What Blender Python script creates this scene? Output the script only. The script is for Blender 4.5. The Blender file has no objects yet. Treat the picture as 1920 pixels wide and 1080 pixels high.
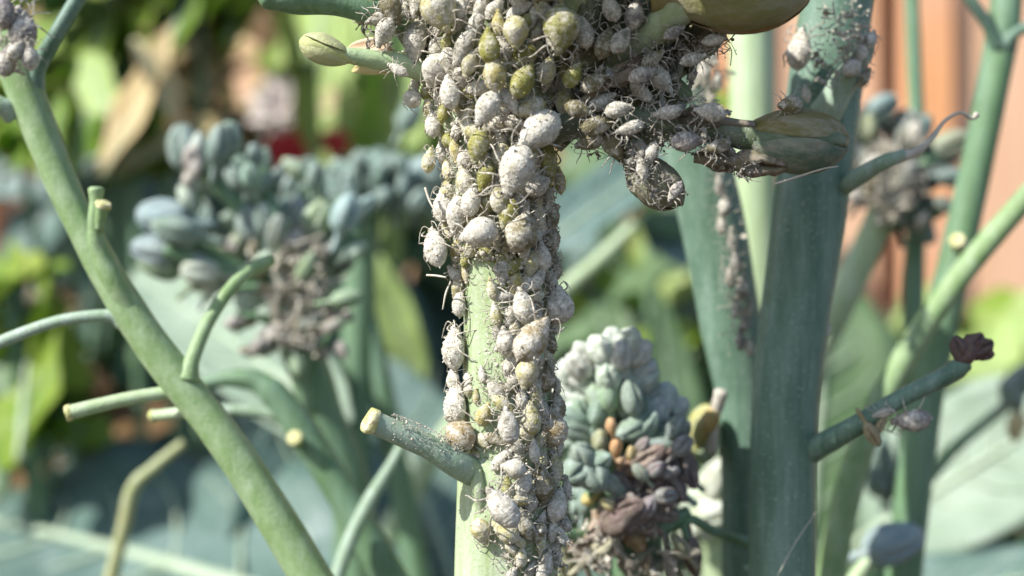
import bpy, math, random
import numpy as np
from mathutils import Vector, Matrix, noise
R = math.radians
rng = random.Random(7)
SC = bpy.context.scene
COL = SC.collection

# ------------------------------------------------------------------ camera, world, sun, exposure
# one unit = one centimetre; the camera is 10 units in front of the infested stalk
cam_data = bpy.data.cameras.new('camera')
cam = bpy.data.objects.new('camera', cam_data); COL.objects.link(cam)
cam.location = (0, -10, 0); cam.rotation_euler = (R(90), 0, 0)
cam_data.sensor_width = 36; cam_data.lens = 45
cam_data.clip_start = 0.05; cam_data.clip_end = 8000
cam_data.dof.use_dof = True; cam_data.dof.focus_distance = 9.68
cam_data.dof.aperture_fstop = 0.2
SC.camera = cam
SUN = Vector((-0.65, -0.383, 0.656)).normalized()          # direction towards the sun
elev = math.asin(SUN.z)
world = bpy.data.worlds.new('World'); SC.world = world; world.use_nodes = True
wn = world.node_tree.nodes; wl = world.node_tree.links
bg = wn.get('Background') or wn.new('ShaderNodeBackground')
sky = wn.new('ShaderNodeTexSky'); sky.sky_type = 'NISHITA'; sky.sun_disc = False
sky.sun_elevation = elev; sky.sun_rotation = math.atan2(SUN.x, SUN.y)
wl.new(sky.outputs[0], bg.inputs[0]); bg.inputs[1].default_value = 0.115
sl = bpy.data.lights.new('sun', 'SUN'); sl.energy = 4.5; sl.angle = R(0.55); sl.color = (1, 0.95, 0.87)
so = bpy.data.objects.new('sun', sl); COL.objects.link(so)
so.rotation_euler = SUN.to_track_quat('Z', 'Y').to_euler()
vs = SC.view_settings
vs.view_transform = 'Standard'; vs.look = 'None'; vs.gamma = 1; vs.exposure = 0.68; vs.use_curve_mapping = False
SC.cycles.use_denoising = True
SC.cycles.max_bounces = 6; SC.cycles.diffuse_bounces = 3; SC.cycles.transmission_bounces = 3
SC.cycles.sample_clamp_indirect = 6

# ------------------------------------------------------------------ helpers
W0, H0 = 1920, 1080
def U(d): return 0.8 * d / W0                              # units per photo pixel at distance d
def P(px, py, d): k = U(d); return Vector(((px - 960) * k, d - 10, (540 - py) * k))

class MB:
    def __init__(s): s.v = []; s.f = []
    def add(s, vs, fs, M=None):
        o = len(s.v)
        s.v += [tuple(M @ Vector(v)) for v in vs] if M is not None else [tuple(v) for v in vs]
        s.f += [tuple(i + o for i in f) for f in fs]; return s
    def mesh(s, name, mat=None, smooth=True, off=None):
        me = bpy.data.meshes.new(name)
        v = np.array(s.v, dtype=np.float64)
        if off is not None: v = v - np.array(off)
        me.from_pydata(v.tolist(), [], s.f)
        if smooth: me.polygons.foreach_set('use_smooth', [True] * len(me.polygons))
        if mat: me.materials.append(mat)
        me.update(); return me

def obj(name, me, parent=None, M=None):
    o = bpy.data.objects.new(name, me); COL.objects.link(o)
    if parent is not None: o.parent = parent
    if M is not None: o.matrix_basis = M
    return o
def tag(o, label=None, cat=None, group=None, kind=None):
    for k, v in (('label', label), ('category', cat), ('group', group), ('kind', kind)):
        if v: o[k] = v
    return o
WLOC = {}
def thing(name, label, cat, loc, group=None):
    o = bpy.data.objects.new(name, None); COL.objects.link(o)
    o.location = loc; o.empty_display_size = 0.1; WLOC[o.name] = Vector(loc)
    return tag(o, label, cat, group)
def part(name, mb, mat, parent, smooth=True):              # mesh given in world space, stored about its parent's place
    o = obj(name, mb.mesh(name, mat, smooth, WLOC[parent.name]), parent)
    WLOC[o.name] = Vector(WLOC[parent.name]); return o
def inst(name, me, parent, M):                             # shared mesh placed by a world matrix under an unrotated parent
    o = obj(name, me, parent, Matrix.Translation(-WLOC[parent.name]) @ M); return o

def cr(pts, rad, n):
    """Catmull-Rom through points with radii"""
    pts = [Vector(p) for p in pts]
    if len(pts) == 2: n = max(n, 4)
    out, ro = [], []
    m = len(pts)
    for i in range(m - 1):
        p0 = pts[i - 1] if i else pts[0] * 2 - pts[1]
        p3 = pts[i + 2] if i + 2 < m else pts[-1] * 2 - pts[-2]
        p1, p2 = pts[i], pts[i + 1]
        for k in range(n):
            t = k / n
            out.append(0.5 * ((2 * p1) + (p2 - p0) * t + (2 * p0 - 5 * p1 + 4 * p2 - p3) * t * t + (3 * p1 - p0 - 3 * p2 + p3) * t ** 3))
            ro.append(rad[i] + (rad[i + 1] - rad[i]) * (t * t * (3 - 2 * t)))
    out.append(pts[-1]); ro.append(rad[-1])
    return out, ro

def tube(mb, pts, rad, sides=16, n=6, cap=True, lump=0.0, seed=0, ridge=0.0, nridge=5):
    pts, rad = cr(pts, rad, n)
    t0 = (pts[1] - pts[0]).normalized()
    up = Vector((0, -1, 0)) if abs(t0.y) < 0.9 else Vector((0, 0, 1))
    s = t0.cross(up).normalized()
    vs, fs = [], []
    for i, p in enumerate(pts):
        t = (pts[min(i + 1, len(pts) - 1)] - pts[max(i - 1, 0)]).normalized()
        s = (s - t * s.dot(t)).normalized(); b = t.cross(s)
        for k in range(sides):
            a = 2 * math.pi * k / sides
            d = s * math.cos(a) + b * math.sin(a)
            r = rad[i]
            if ridge: r *= 1 + ridge * math.cos(nridge * a + seed + i * 0.03)
            if lump: r *= 1 + lump * noise.noise(p * (0.6 / max(rad[i], 0.02)) * 0.6 + d * 0.8 + Vector((seed, 0, 0)))
            vs.append(p + d * r)
    for i in range(len(pts) - 1):
        for k in range(sides):
            k2 = (k + 1) % sides
            fs.append((i * sides + k, i * sides + k2, (i + 1) * sides + k2, (i + 1) * sides + k))
    if cap:
        fs.append(tuple(range(sides - 1, -1, -1)))
        o = (len(pts) - 1) * sides
        # domed end: one ring drawn in, then a face
        t = (pts[-1] - pts[-2]).normalized(); c = pts[-1]
        r0 = len(vs)
        for k in range(sides): vs.append(c + (vs[o + k] - c) * 0.7 + t * rad[-1] * 0.3)
        for k in range(sides): fs.append((o + k, o + (k + 1) % sides, r0 + (k + 1) % sides, r0 + k))
        fs.append(tuple(r0 + k for k in range(sides)))
    mb.add(vs, fs); return mb

def T(*a, **k): return tube(MB(), *a, **k)
def pxpath(pts):        # [(px, py, d, radius_px)] -> points, radii
    return [P(x, y, d) for x, y, d, r in pts], [r * U(d) for x, y, d, r in pts]

ICO_V, ICO_F = None, None
def ico():
    global ICO_V, ICO_F
    if ICO_V is None:
        t = (1 + 5 ** 0.5) / 2
        v = [(-1, t, 0), (1, t, 0), (-1, -t, 0), (1, -t, 0), (0, -1, t), (0, 1, t), (0, -1, -t), (0, 1, -t), (t, 0, -1), (t, 0, 1), (-t, 0, -1), (-t, 0, 1)]
        ICO_V = [Vector(x).normalized() for x in v]
        ICO_F = [(0, 11, 5), (0, 5, 1), (0, 1, 7), (0, 7, 10), (0, 10, 11), (1, 5, 9), (5, 11, 4), (11, 10, 2), (10, 7, 6), (7, 1, 8), (3, 9, 4), (3, 4, 2), (3, 2, 6), (3, 6, 8), (3, 8, 9), (4, 9, 5), (2, 4, 11), (6, 2, 10), (8, 6, 7), (9, 8, 1)]
    return ICO_V, ICO_F
def rv(r=rng): return Vector((r.gauss(0, 1), r.gauss(0, 1), r.gauss(0, 1))).normalized()

# ------------------------------------------------------------------ materials
def newmat(name):
    m = bpy.data.materials.new(name); m.use_nodes = True
    nt = m.node_tree; b = nt.nodes['Principled BSDF']
    return m, nt, b
def nz(nt, scale, detail=4, rough=0.55, coord='Object', vec_scale=None, rnd=True):
    tc = nt.nodes.new('ShaderNodeTexCoord'); n = nt.nodes.new('ShaderNodeTexNoise')
    n.inputs['Scale'].default_value = scale; n.inputs['Detail'].default_value = detail; n.inputs['Roughness'].default_value = rough
    src = tc.outputs[coord]
    if vec_scale:
        mp = nt.nodes.new('ShaderNodeMapping'); mp.inputs['Scale'].default_value = vec_scale
        nt.links.new(src, mp.inputs[0]); src = mp.outputs[0]
    if rnd:
        oi = nt.nodes.new('ShaderNodeObjectInfo'); ad = nt.nodes.new('ShaderNodeVectorMath'); ad.operation = 'ADD'
        mu = nt.nodes.new('ShaderNodeMath'); mu.operation = 'MULTIPLY'; mu.inputs[1].default_value = 37.0
        nt.links.new(oi.outputs['Random'], mu.inputs[0]); nt.links.new(src, ad.inputs[0]); nt.links.new(mu.outputs[0], ad.inputs[1])
        src = ad.outputs[0]
    nt.links.new(src, n.inputs['Vector']); return n.outputs['Fac']
def ramp(nt, fac, a, b, lo=0.0, hi=1.0):
    r = nt.nodes.new('ShaderNodeMapRange'); r.inputs[1].default_value = a; r.inputs[2].default_value = b
    r.inputs[3].default_value = lo; r.inputs[4].default_value = hi; r.clamp = True
    nt.links.new(fac, r.inputs[0]); return r.outputs[0]
def mixc(nt, fac, a, b):
    m = nt.nodes.new('ShaderNodeMix'); m.data_type = 'RGBA'
    for sock, v in ((m.inputs[6], a), (m.inputs[7], b)):
        if isinstance(v, tuple): sock.default_value = (*v, 1)
        else: nt.links.new(v, sock)
    if isinstance(fac, float): m.inputs[0].default_value = fac
    else: nt.links.new(fac, m.inputs[0])
    return m.outputs[2]
def bump(nt, b, h, strength, dist):
    bp = nt.nodes.new('ShaderNodeBump'); bp.inputs['Strength'].default_value = strength; bp.inputs['Distance'].default_value = dist
    nt.links.new(h, bp.inputs['Height']); nt.links.new(bp.outputs[0], b.inputs['Normal'])

def stem_mat(name, c1, c2, bloom, speck=0.5, rough=0.55, sss=0.0, st=0.16):
    m, nt, b = newmat(name)
    c = mixc(nt, ramp(nt, nz(nt, 2.2, 5), 0.35, 0.68), c1, c2)
    c = mixc(nt, ramp(nt, nz(nt, 4.0, 7, 0.72, vec_scale=(1.6, 1.6, st)), 0.42, 0.68, 0, 0.85), c, bloom)
    c = mixc(nt, ramp(nt, nz(nt, 1.6, 6, 0.75), 0.56, 0.66, 0, 0.35), c, tuple(x * 0.7 for x in c1))
    c = mixc(nt, ramp(nt, nz(nt, 34, 2, 0.6), 0.62, 0.70, 0, speck), c, (0.62, 0.68, 0.60))
    c = mixc(nt, ramp(nt, nz(nt, 9, 3, 0.6, vec_scale=(3, 3, 0.25)), 0.55, 0.75, 0, 0.3), c, tuple(x * 0.55 for x in c1))
    nt.links.new(c, b.inputs['Base Color']); b.inputs['Roughness'].default_value = rough
    b.inputs['Specular IOR Level'].default_value = 0.4
    if sss:
        b.inputs['Subsurface Weight'].default_value = sss; b.inputs['Subsurface Radius'].default_value = (0.12, 0.16, 0.05)
    bump(nt, b, nz(nt, 30, 4, 0.6), 0.35, 0.02)
    return m
M = {}
M['stem'] = stem_mat('stem_main', (0.29, 0.38, 0.17), (0.34, 0.43, 0.24), (0.50, 0.58, 0.44), 0.7)
M['stem_left'] = stem_mat('stem_left', (0.19, 0.31, 0.12), (0.24, 0.36, 0.165), (0.36, 0.47, 0.30), 0.15, st=0.9)
M['stem_sunny'] = stem_mat('stem_sunny', (0.24, 0.40, 0.12), (0.32, 0.47, 0.18), (0.42, 0.55, 0.34), 0.1)
M['stem_teal'] = stem_mat('stem_teal', (0.085, 0.165, 0.115), (0.12, 0.215, 0.15), (0.23, 0.34, 0.28), 0.35, 0.5)
M['stem_pale'] = stem_mat('stem_pale', (0.34, 0.46, 0.24), (0.42, 0.53, 0.32), (0.50, 0.62, 0.46), 0.1)
M['stem_dark'] = stem_mat('stem_dark', (0.10, 0.19, 0.09), (0.13, 0.24, 0.12), (0.20, 0.32, 0.24), 0.15)
M['stem_yellow'] = stem_mat('stem_yellow', (0.34, 0.44, 0.10), (0.42, 0.5, 0.16), (0.5, 0.6, 0.34), 0.2)
M['stem_dusty'] = stem_mat('stem_dusty', (0.10, 0.14, 0.075), (0.14, 0.17, 0.10), (0.24, 0.24, 0.20), 0.6)
M['shoot'] = stem_mat('shoot', (0.22, 0.33, 0.21), (0.30, 0.41, 0.29), (0.40, 0.50, 0.46), 0.8)
M['tan'] = stem_mat('tan_stalk', (0.36, 0.36, 0.15), (0.32, 0.39, 0.20), (0.44, 0.48, 0.30), 0.1, st=0.9)
M['dry'] = stem_mat('dry_thread', (0.48, 0.44, 0.36), (0.56, 0.53, 0.46), (0.64, 0.62, 0.56), 0.3, 0.8)
M['ground'] = None

def cut_mat():
    m, nt, b = newmat('cut_face')
    c = mixc(nt, ramp(nt, nz(nt, 12, 5, 0.7), 0.4, 0.62), (0.50, 0.52, 0.18), (0.80, 0.76, 0.50))
    c = mixc(nt, ramp(nt, nz(nt, 7, 5, 0.7), 0.56, 0.68, 0, 0.7), c, (0.34, 0.24, 0.10))
    nt.links.new(c, b.inputs['Base Color']); b.inputs['Roughness'].default_value = 0.7
    bump(nt, b, nz(nt, 25, 4, 0.7), 0.8, 0.03); return m
M['cut'] = cut_mat()

def bud_mat(name, bloom, amount=0.6, rough=0.6):
    m, nt, b = newmat(name)
    oi = nt.nodes.new('ShaderNodeObjectInfo')
    hs = mixc(nt, ramp(nt, nz(nt, 3.0, 4), 0.35, 0.7), oi.outputs['Color'], (0.16, 0.22, 0.12))
    c0 = mixc(nt, 0.7, hs, oi.outputs['Color'])
    c = mixc(nt, ramp(nt, nz(nt, 4.5, 7, 0.72, vec_scale=(0.5, 1.5, 1.5)), 0.42, 0.66, 0, amount), c0, bloom)
    c = mixc(nt, ramp(nt, nz(nt, 6, 3, 0.6, vec_scale=(0.25, 3, 3)), 0.55, 0.72, 0, 0.35), c, (0.20, 0.17, 0.07))
    nt.links.new(c, b.inputs['Base Color']); b.inputs['Roughness'].default_value = rough
    b.inputs['Specular IOR Level'].default_value = 0.35
    bump(nt, b, nz(nt, 14, 5, 0.65), 0.35, 0.05); return m
M['bud'] = bud_mat('bud_waxy', (0.46, 0.55, 0.55), 0.55)
M['bud_smooth'] = bud_mat('bud_smooth', (0.32, 0.35, 0.27), 0.45, 0.5)
M['bud_dusty'] = bud_mat('bud_dusty', (0.36, 0.34, 0.28), 0.75, 0.7)
M['bud_powder'] = bud_mat('bud_powdery', (0.68, 0.72, 0.68), 0.9, 0.85)
M['husk'] = bud_mat('bud_husk', (0.20, 0.13, 0.14), 0.4, 0.7)
M['wither'] = bud_mat('bud_withered', (0.40, 0.34, 0.31), 0.6, 0.85)

def aphid_mat():
    m, nt, b = newmat('aphid_wax')
    oi = nt.nodes.new('ShaderNodeObjectInfo')
    base = mixc(nt, ramp(nt, nz(nt, 7, 3), 0.35, 0.7, 0, 0.5), oi.outputs['Color'], (0.12, 0.10, 0.04))
    n1 = nz(nt, 3.0, 6, 0.66)
    tc = nt.nodes.new('ShaderNodeTexCoord'); sp = nt.nodes.new('ShaderNodeSeparateXYZ'); nt.links.new(tc.outputs['Object'], sp.inputs[0])
    wv = nt.nodes.new('ShaderNodeMath'); wv.operation = 'SINE'; ml = nt.nodes.new('ShaderNodeMath'); ml.operation = 'MULTIPLY'; ml.inputs[1].default_value = 48.0
    nt.links.new(sp.outputs[0], ml.inputs[0]); nt.links.new(ml.outputs[0], wv.inputs[0])
    bars = ramp(nt, wv.outputs[0], -1, 1, -0.020, 0.016)                       # wax lies thicker across the back segments
    th = nt.nodes.new('ShaderNodeMath'); th.operation = 'ADD'; nt.links.new(n1, th.inputs[0]); nt.links.new(oi.outputs['Alpha'], th.inputs[1])
    t2 = nt.nodes.new('ShaderNodeMath'); t2.operation = 'ADD'; nt.links.new(th.outputs[0], t2.inputs[0]); nt.links.new(bars, t2.inputs[1])
    fac = ramp(nt, t2.outputs[0], 0.92, 1.13, 0, 0.93)
    pw = mixc(nt, ramp(nt, nz(nt, 9, 5, 0.7), 0.38, 0.62), (0.45, 0.42, 0.35), (0.80, 0.78, 0.71))
    c = mixc(nt, fac, base, pw)
    c = mixc(nt, ramp(nt, nz(nt, 22, 2, 0.6), 0.63, 0.69, 0, 0.7), c, (0.84, 0.81, 0.74))
    c = mixc(nt, ramp(nt, nz(nt, 13, 3, 0.6), 0.60, 0.68, 0, 0.6), c, (0.15, 0.125, 0.075))
    nt.links.new(c, b.inputs['Base Color'])
    nt.links.new(ramp(nt, fac, 0, 1, 0.42, 0.95), b.inputs['Roughness'])
    b.inputs['Specular IOR Level'].default_value = 0.35
    bump(nt, b, nz(nt, 24, 3, 0.6), 0.35, 0.03); return m
M['aphid'] = aphid_mat()
def leg_mat():
    m, nt, b = newmat('aphid_leg')
    c = mixc(nt, ramp(nt, nz(nt, 14, 4), 0.35, 0.62), (0.24, 0.21, 0.16), (0.58, 0.55, 0.48))
    nt.links.new(c, b.inputs['Base Color']); b.inputs['Roughness'].default_value = 0.85; return m
M['leg'] = leg_mat()
def debris_mat(name, a, c2, w):
    m, nt, b = newmat(name)
    c = mixc(nt, ramp(nt, nz(nt, 9, 5, 0.7, rnd=False), 0.35, 0.65), a, c2)
    c = mixc(nt, ramp(nt, nz(nt, 30, 3, 0.7, rnd=False), 0.55, 0.7, 0, 0.8), c, w)
    nt.links.new(c, b.inputs['Base Color']); b.inputs['Roughness'].default_value = 0.95
    bump(nt, b, nz(nt, 45, 4, 0.7, rnd=False), 0.6, 0.03); return m
M['debris'] = debris_mat('wax_debris', (0.44, 0.40, 0.32), (0.62, 0.59, 0.51), (0.80, 0.78, 0.72))
M['debris_dark'] = debris_mat('dark_debris', (0.24, 0.225, 0.19), (0.37, 0.35, 0.31), (0.58, 0.56, 0.52))

def leaf_mat(name, c1, c2, c3, trans=0.25, rough=0.5):
    m, nt, b = newmat(name)
    c = mixc(nt, ramp(nt, nz(nt, 0.35, 5), 0.35, 0.66), c1, c2)
    c = mixc(nt, ramp(nt, nz(nt, 0.9, 6, 0.7), 0.5, 0.75, 0, 0.7), c, c3)
    nt.links.new(c, b.inputs['Base Color']); b.inputs['Roughness'].default_value = rough
    b.inputs['Specular IOR Level'].default_value = 0.4
    tr = nt.nodes.new('ShaderNodeBsdfTranslucent'); ms = nt.nodes.new('ShaderNodeMixShader'); ms.inputs[0].default_value = trans
    out = nt.nodes['Material Output']
    nt.links.new(c, tr.inputs['Color']); nt.links.new(b.outputs[0], ms.inputs[1]); nt.links.new(tr.outputs[0], ms.inputs[2]); nt.links.new(ms.outputs[0], out.inputs[0])
    bump(nt, b, nz(nt, 1.2, 5), 0.5, 0.3); return m
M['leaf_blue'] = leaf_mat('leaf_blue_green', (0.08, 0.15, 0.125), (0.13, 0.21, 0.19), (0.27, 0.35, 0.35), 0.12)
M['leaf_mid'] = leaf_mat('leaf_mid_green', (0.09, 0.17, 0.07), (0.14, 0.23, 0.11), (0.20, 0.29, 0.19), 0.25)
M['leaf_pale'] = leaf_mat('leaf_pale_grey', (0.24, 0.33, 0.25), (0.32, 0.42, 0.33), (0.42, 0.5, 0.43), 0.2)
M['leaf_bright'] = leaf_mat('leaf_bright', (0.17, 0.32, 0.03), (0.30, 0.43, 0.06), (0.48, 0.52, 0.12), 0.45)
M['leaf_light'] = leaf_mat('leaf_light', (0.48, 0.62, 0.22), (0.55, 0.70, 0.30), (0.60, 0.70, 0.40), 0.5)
M['leaf_dead'] = leaf_mat('leaf_dead', (0.62, 0.48, 0.24), (0.70, 0.60, 0.34), (0.48, 0.32, 0.16), 0.25)
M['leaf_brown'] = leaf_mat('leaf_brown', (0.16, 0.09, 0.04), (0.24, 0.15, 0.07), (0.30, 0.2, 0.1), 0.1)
M['vein'] = stem_mat('leaf_vein', (0.32, 0.42, 0.28), (0.40, 0.50, 0.36), (0.48, 0.56, 0.46), 0.0)
def flat_mat(name, c1, c2, rough=0.6):
    m, nt, b = newmat(name)
    nt.links.new(mixc(nt, ramp(nt, nz(nt, 2, 4), 0.35, 0.65), c1, c2), b.inputs['Base Color']); b.inputs['Roughness'].default_value = rough
    return m
M['red'] = flat_mat('petal_red', (0.55, 0.02, 0.03), (0.75, 0.06, 0.06))
M['petal_pale'] = flat_mat('petal_pale', (0.62, 0.52, 0.50), (0.72, 0.66, 0.62))
M['peach'] = flat_mat('petal_peach', (0.70, 0.50, 0.33), (0.78, 0.62, 0.45))
M['ochre_petal'] = flat_mat('petal_ochre', (0.52, 0.42, 0.16), (0.6, 0.52, 0.26))
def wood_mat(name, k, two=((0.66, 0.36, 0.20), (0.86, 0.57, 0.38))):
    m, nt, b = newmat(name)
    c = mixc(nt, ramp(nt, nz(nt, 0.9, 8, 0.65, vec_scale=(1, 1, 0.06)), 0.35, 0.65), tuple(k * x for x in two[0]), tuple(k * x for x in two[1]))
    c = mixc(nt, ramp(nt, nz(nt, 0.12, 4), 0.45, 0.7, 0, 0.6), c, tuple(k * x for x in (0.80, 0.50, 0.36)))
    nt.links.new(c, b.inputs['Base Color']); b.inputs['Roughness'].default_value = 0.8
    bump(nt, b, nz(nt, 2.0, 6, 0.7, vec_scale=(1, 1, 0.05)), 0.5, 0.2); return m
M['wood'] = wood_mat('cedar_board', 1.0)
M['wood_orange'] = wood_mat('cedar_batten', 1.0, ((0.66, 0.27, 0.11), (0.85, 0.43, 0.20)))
M['wood_shaded'] = wood_mat('cedar_back_board', 0.5)  # darkened cedar copy; the shade of the recess is in its colour
def soil_mat():
    m, nt, b = newmat('soil')
    c = mixc(nt, ramp(nt, nz(nt, 0.3, 8, 0.7, rnd=False), 0.35, 0.65), (0.06, 0.04, 0.025), (0.13, 0.09, 0.06))
    nt.links.new(c, b.inputs['Base Color']); b.inputs['Roughness'].default_value = 0.95
    bump(nt, b, nz(nt, 0.6, 8, 0.7, rnd=False), 1.0, 1.0); return m
M['soil'] = soil_mat()

# ------------------------------------------------------------------ setting: ground and fence
GZ = -34.0
mb = MB()
n = 60
xs = [-3000, -1200, -500] + [-200 + 400 * i / n for i in range(n + 1)] + [500, 1200, 3000]
for y in xs:
    for x in xs:
        h = 0.9 * noise.noise(Vector((x * 0.08, y * 0.08, 0))) + 0.4 * noise.noise(Vector((x * 0.4, y * 0.4, 3))) if abs(x) < 210 and abs(y) < 210 else 0
        mb.v.append((x, y, GZ + h))
L = len(xs)
for j in range(L - 1):
    for i in range(L - 1): mb.f.append((j * L + i, j * L + i + 1, (j + 1) * L + i + 1, (j + 1) * L + i))
tag(obj('ground', mb.mesh('ground', M['soil'])), kind='structure')

def box(mb, x0, x1, y0, y1, z0, z1, wob=0.0, r=rng):
    nzs = 6; vs = []; fs = []
    for k in range(nzs + 1):
        z = z0 + (z1 - z0) * k / nzs; w = r.uniform(-wob, wob)
        vs += [(x0 + w, y0, z), (x1 + w, y0, z), (x1 + w, y1, z), (x0 + w, y1, z)]
    for k in range(nzs):
        for e in range(4):
            a, b = k * 4 + e, k * 4 + (e + 1) % 4; fs.append((a, b, b + 4, a + 4))
    fs += [(3, 2, 1, 0), tuple(nzs * 4 + e for e in range(4))]
    mb.add(vs, fs)
FY = 50.0
fence = thing('wooden_fence', 'orange pink cedar board fence standing behind the broccoli plants', 'fence', (0, FY, GZ))
x = 18.4 - 11 * 8.9
while x < 80:
    b_ = MB(); dy = rng.uniform(-0.12, 0.12)
    box(b_, x, x + 7.7, FY + dy, FY + 1.3 + dy, GZ - 1, 44 + rng.uniform(-0.3, 0.3), 0.05); part('board', b_, M['wood'], fence, False)
    b_ = MB(); box(b_, x - 0.05, x + 1.95, FY - 0.75 + dy, FY - 0.003 + dy, GZ - 1, 43.8, 0.03); part('batten', b_, M['wood_orange'], fence, False)
    b_ = MB(); box(b_, x + 6.9, x + 9.7, FY + 1.75, FY + 3.0, GZ - 1, 43.5, 0.05); part('board', b_, M['wood_shaded'], fence, False)
    x += 8.9
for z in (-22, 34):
    b_ = MB(); box(b_, -80, 82, FY + 3.05, FY + 5, z, z + 7); part('rail', b_, M['wood_shaded'], fence, False)

# ------------------------------------------------------------------ leaves
def blade_mesh(Ln, Wd, curl, cup, wave, seed, shape, lobes=0, ns=16, nt_=10):
    r = random.Random(seed); mb = MB(); ph = r.uniform(0, 6.28)
    for i in range(ns + 1):
        s = i / ns
        if shape == 'broad': w = (math.sin(math.pi * min(1, s ** 0.8 * 0.98 + 0.015))) ** 0.6
        elif shape == 'lance': w = (math.sin(math.pi * min(1, s ** 0.9 * 0.97 + 0.02))) ** 0.9
        else: w = (1 - s) ** 0.5 * (0.55 + 0.45 * min(1, s * 6))                  # strap
        if lobes: w *= 1 + 0.22 * math.sin(s * lobes * 6.28 + ph)
        for j in range(nt_ + 1):
            t = j / nt_ * 2 - 1
            y = t * w * Wd / 2
            z = curl * Ln * s * s + cup * Wd * t * t * w + wave * Wd * abs(t) ** 1.5 * math.sin(s * 15 + ph + (1.7 if t > 0 else 0)) + 0.03 * Wd * noise.noise(Vector((s * 5, t * 3, seed)))
            x = Ln * s * (1 - 0.15 * abs(curl) * s)
            mb.v.append((x, y, z))
    q = nt_ + 1
    for i in range(ns):
        for j in range(nt_): mb.f.append((i * q + j, (i + 1) * q + j, (i + 1) * q + j + 1, i * q + j + 1))
    # give the blade its own thickness
    th = 0.012 * Wd; o = len(mb.v); top = list(mb.v)
    mb.v += [(a, b, c - th) for a, b, c in top]
    mb.f += [tuple(k + o for k in reversed(f)) for f in list(mb.f)]
    rim = [i * q for i in range(ns + 1)] + [ns * q + j for j in range(1, q)] + [i * q + nt_ for i in range(ns - 1, -1, -1)] + [j for j in range(nt_ - 1, 0, -1)]
    for a, b in zip(rim, rim[1:] + rim[:1]): mb.f.append((b, a, a + o, b + o))
    return mb
def frame(base, tip, up):
    x = (tip - base).normalized(); y = up.cross(x).normalized(); z = x.cross(y)
    m = Matrix((x, y, z)).transposed().to_4x4(); m.translation = base; return m
def leaf(label, b, t, wpx, mat, up=(0, -0.6, 0.8), curl=-0.12, cup=0.1, wave=0.05, shape='broad', name='broccoli_leaf', cat='leaf', group=None, veins=5, lobes=0, seed=None, stalk=True):
    base, tip = P(*b), P(*t); d = (b[2] + t[2]) / 2; Wd = wpx * U(d); Ln = (tip - base).length
    seed = seed if seed is not None else rng.randrange(9999)
    Mx = frame(base, tip, Vector(up)); o = thing(name, label, cat, base, group)
    bm_ = blade_mesh(Ln, Wd, curl, cup, wave, seed, shape, lobes)
    me = bm_.mesh('blade', M[mat]); inst('blade', me, o, Mx)
    def at(s, t):
        return Vector((Ln * s * (1 - 0.15 * abs(curl) * s), t * Wd / 2, curl * Ln * s * s + cup * Wd * t * t + 0.012 * Wd))
    if veins:
        pts = [at(s, 0) for s in (0, .25, .5, .75, .95)]
        if stalk:
            pts = [Vector((-0.5 * Ln, 0, -0.25 * Ln)), Vector((-0.2 * Ln, 0, -0.05 * Ln))] + pts
            rr = [0.045 * Wd, 0.04 * Wd, 0.035 * Wd, 0.028 * Wd, 0.02 * Wd, 0.014 * Wd, 0.006 * Wd]
        else: rr = [0.035 * Wd, 0.028 * Wd, 0.02 * Wd, 0.014 * Wd, 0.006 * Wd]
        inst('midrib', T(pts, rr, 8, 4).mesh('midrib', M['vein']), o, Mx)
        for k in range(veins):
            s = 0.15 + 0.65 * k / veins
            for sg in (-1, 1):
                p_ = [at(s, 0), at(s + 0.05, sg * 0.25), at(s + 0.12 + rng.uniform(-.02, .03), sg * 0.5), at(s + 0.22, sg * 0.72)]
                inst('vein', T(p_, [0.008 * Wd, 0.007 * Wd, 0.005 * Wd, 0.002 * Wd], 6, 3).mesh('vein', M['vein']), o, Mx)
    return o

# big blue-green broccoli leaves low in the frame
leaf('huge dusty blue-green broccoli leaf with a wavy upper rim behind the tan stalk', (760, 1210, 21), (-160, 870, 28), 600, 'leaf_blue', (0.0, -0.55, 0.85), -0.10, 0.08, 0.06)
leaf('broad shaded teal broccoli leaf standing behind the bud head with purple aphids', (560, 1150, 34), (300, 250, 38), 760, 'leaf_blue', (0.1, -0.95, 0.2), -0.05, 0.06, 0.04)
leaf('pale grey-green leaf lit by the sun behind the slanting thick stalk', (650, 800, 17.5), (215, 470, 25), 190, 'leaf_pale', (-0.35, -0.6, 0.75), -0.06, 0.16, 0.03, stalk=False)
leaf('second pale leaf, curling under the yellow dried bud', (640, 830, 17.5), (360, 590, 23), 160, 'leaf_pale', (-0.3, -0.6, 0.75), -0.15, 0.2, 0.05, stalk=False)
leaf('smooth dark blue-green leaf below the arching thin shoot', (690, 1180, 26), (520, 790, 25), 420, 'leaf_blue', (0.1, -0.75, 0.6), -0.05, 0.08, 0.05)
leaf('grey-green leaf behind the cut side shoot', (880, 1180, 24), (700, 650, 27), 300, 'leaf_blue', (0.2, -0.9, 0.3), -0.06, 0.1, 0.05)
leaf('wide pale grey-green leaf behind the dried purple flower twig', (1620, 1010, 23), (2080, 700, 21), 300, 'leaf_pale', (-0.2, -0.75, 0.6), -0.08, 0.1, 0.04)
leaf('blue-green leaf lying lowest, under the plump blue bud', (1560, 1160, 21), (2050, 1040, 19), 190, 'leaf_blue', (0, -0.5, 0.85), -0.05, 0.1, 0.05)
leaf('blue-grey leaf with pale streak behind the hanging grey bud', (1010, 470, 23), (1290, 250, 24), 130, 'leaf_blue', (-0.3, -0.8, 0.5), -0.08, 0.15, 0.04)
leaf('dark green leaf between the infested stalk and the powdery bud head', (1240, 1000, 31), (1120, 560, 33), 300, 'leaf_mid', (0, -0.9, 0.3), -0.05, 0.1, 0.05)
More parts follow.
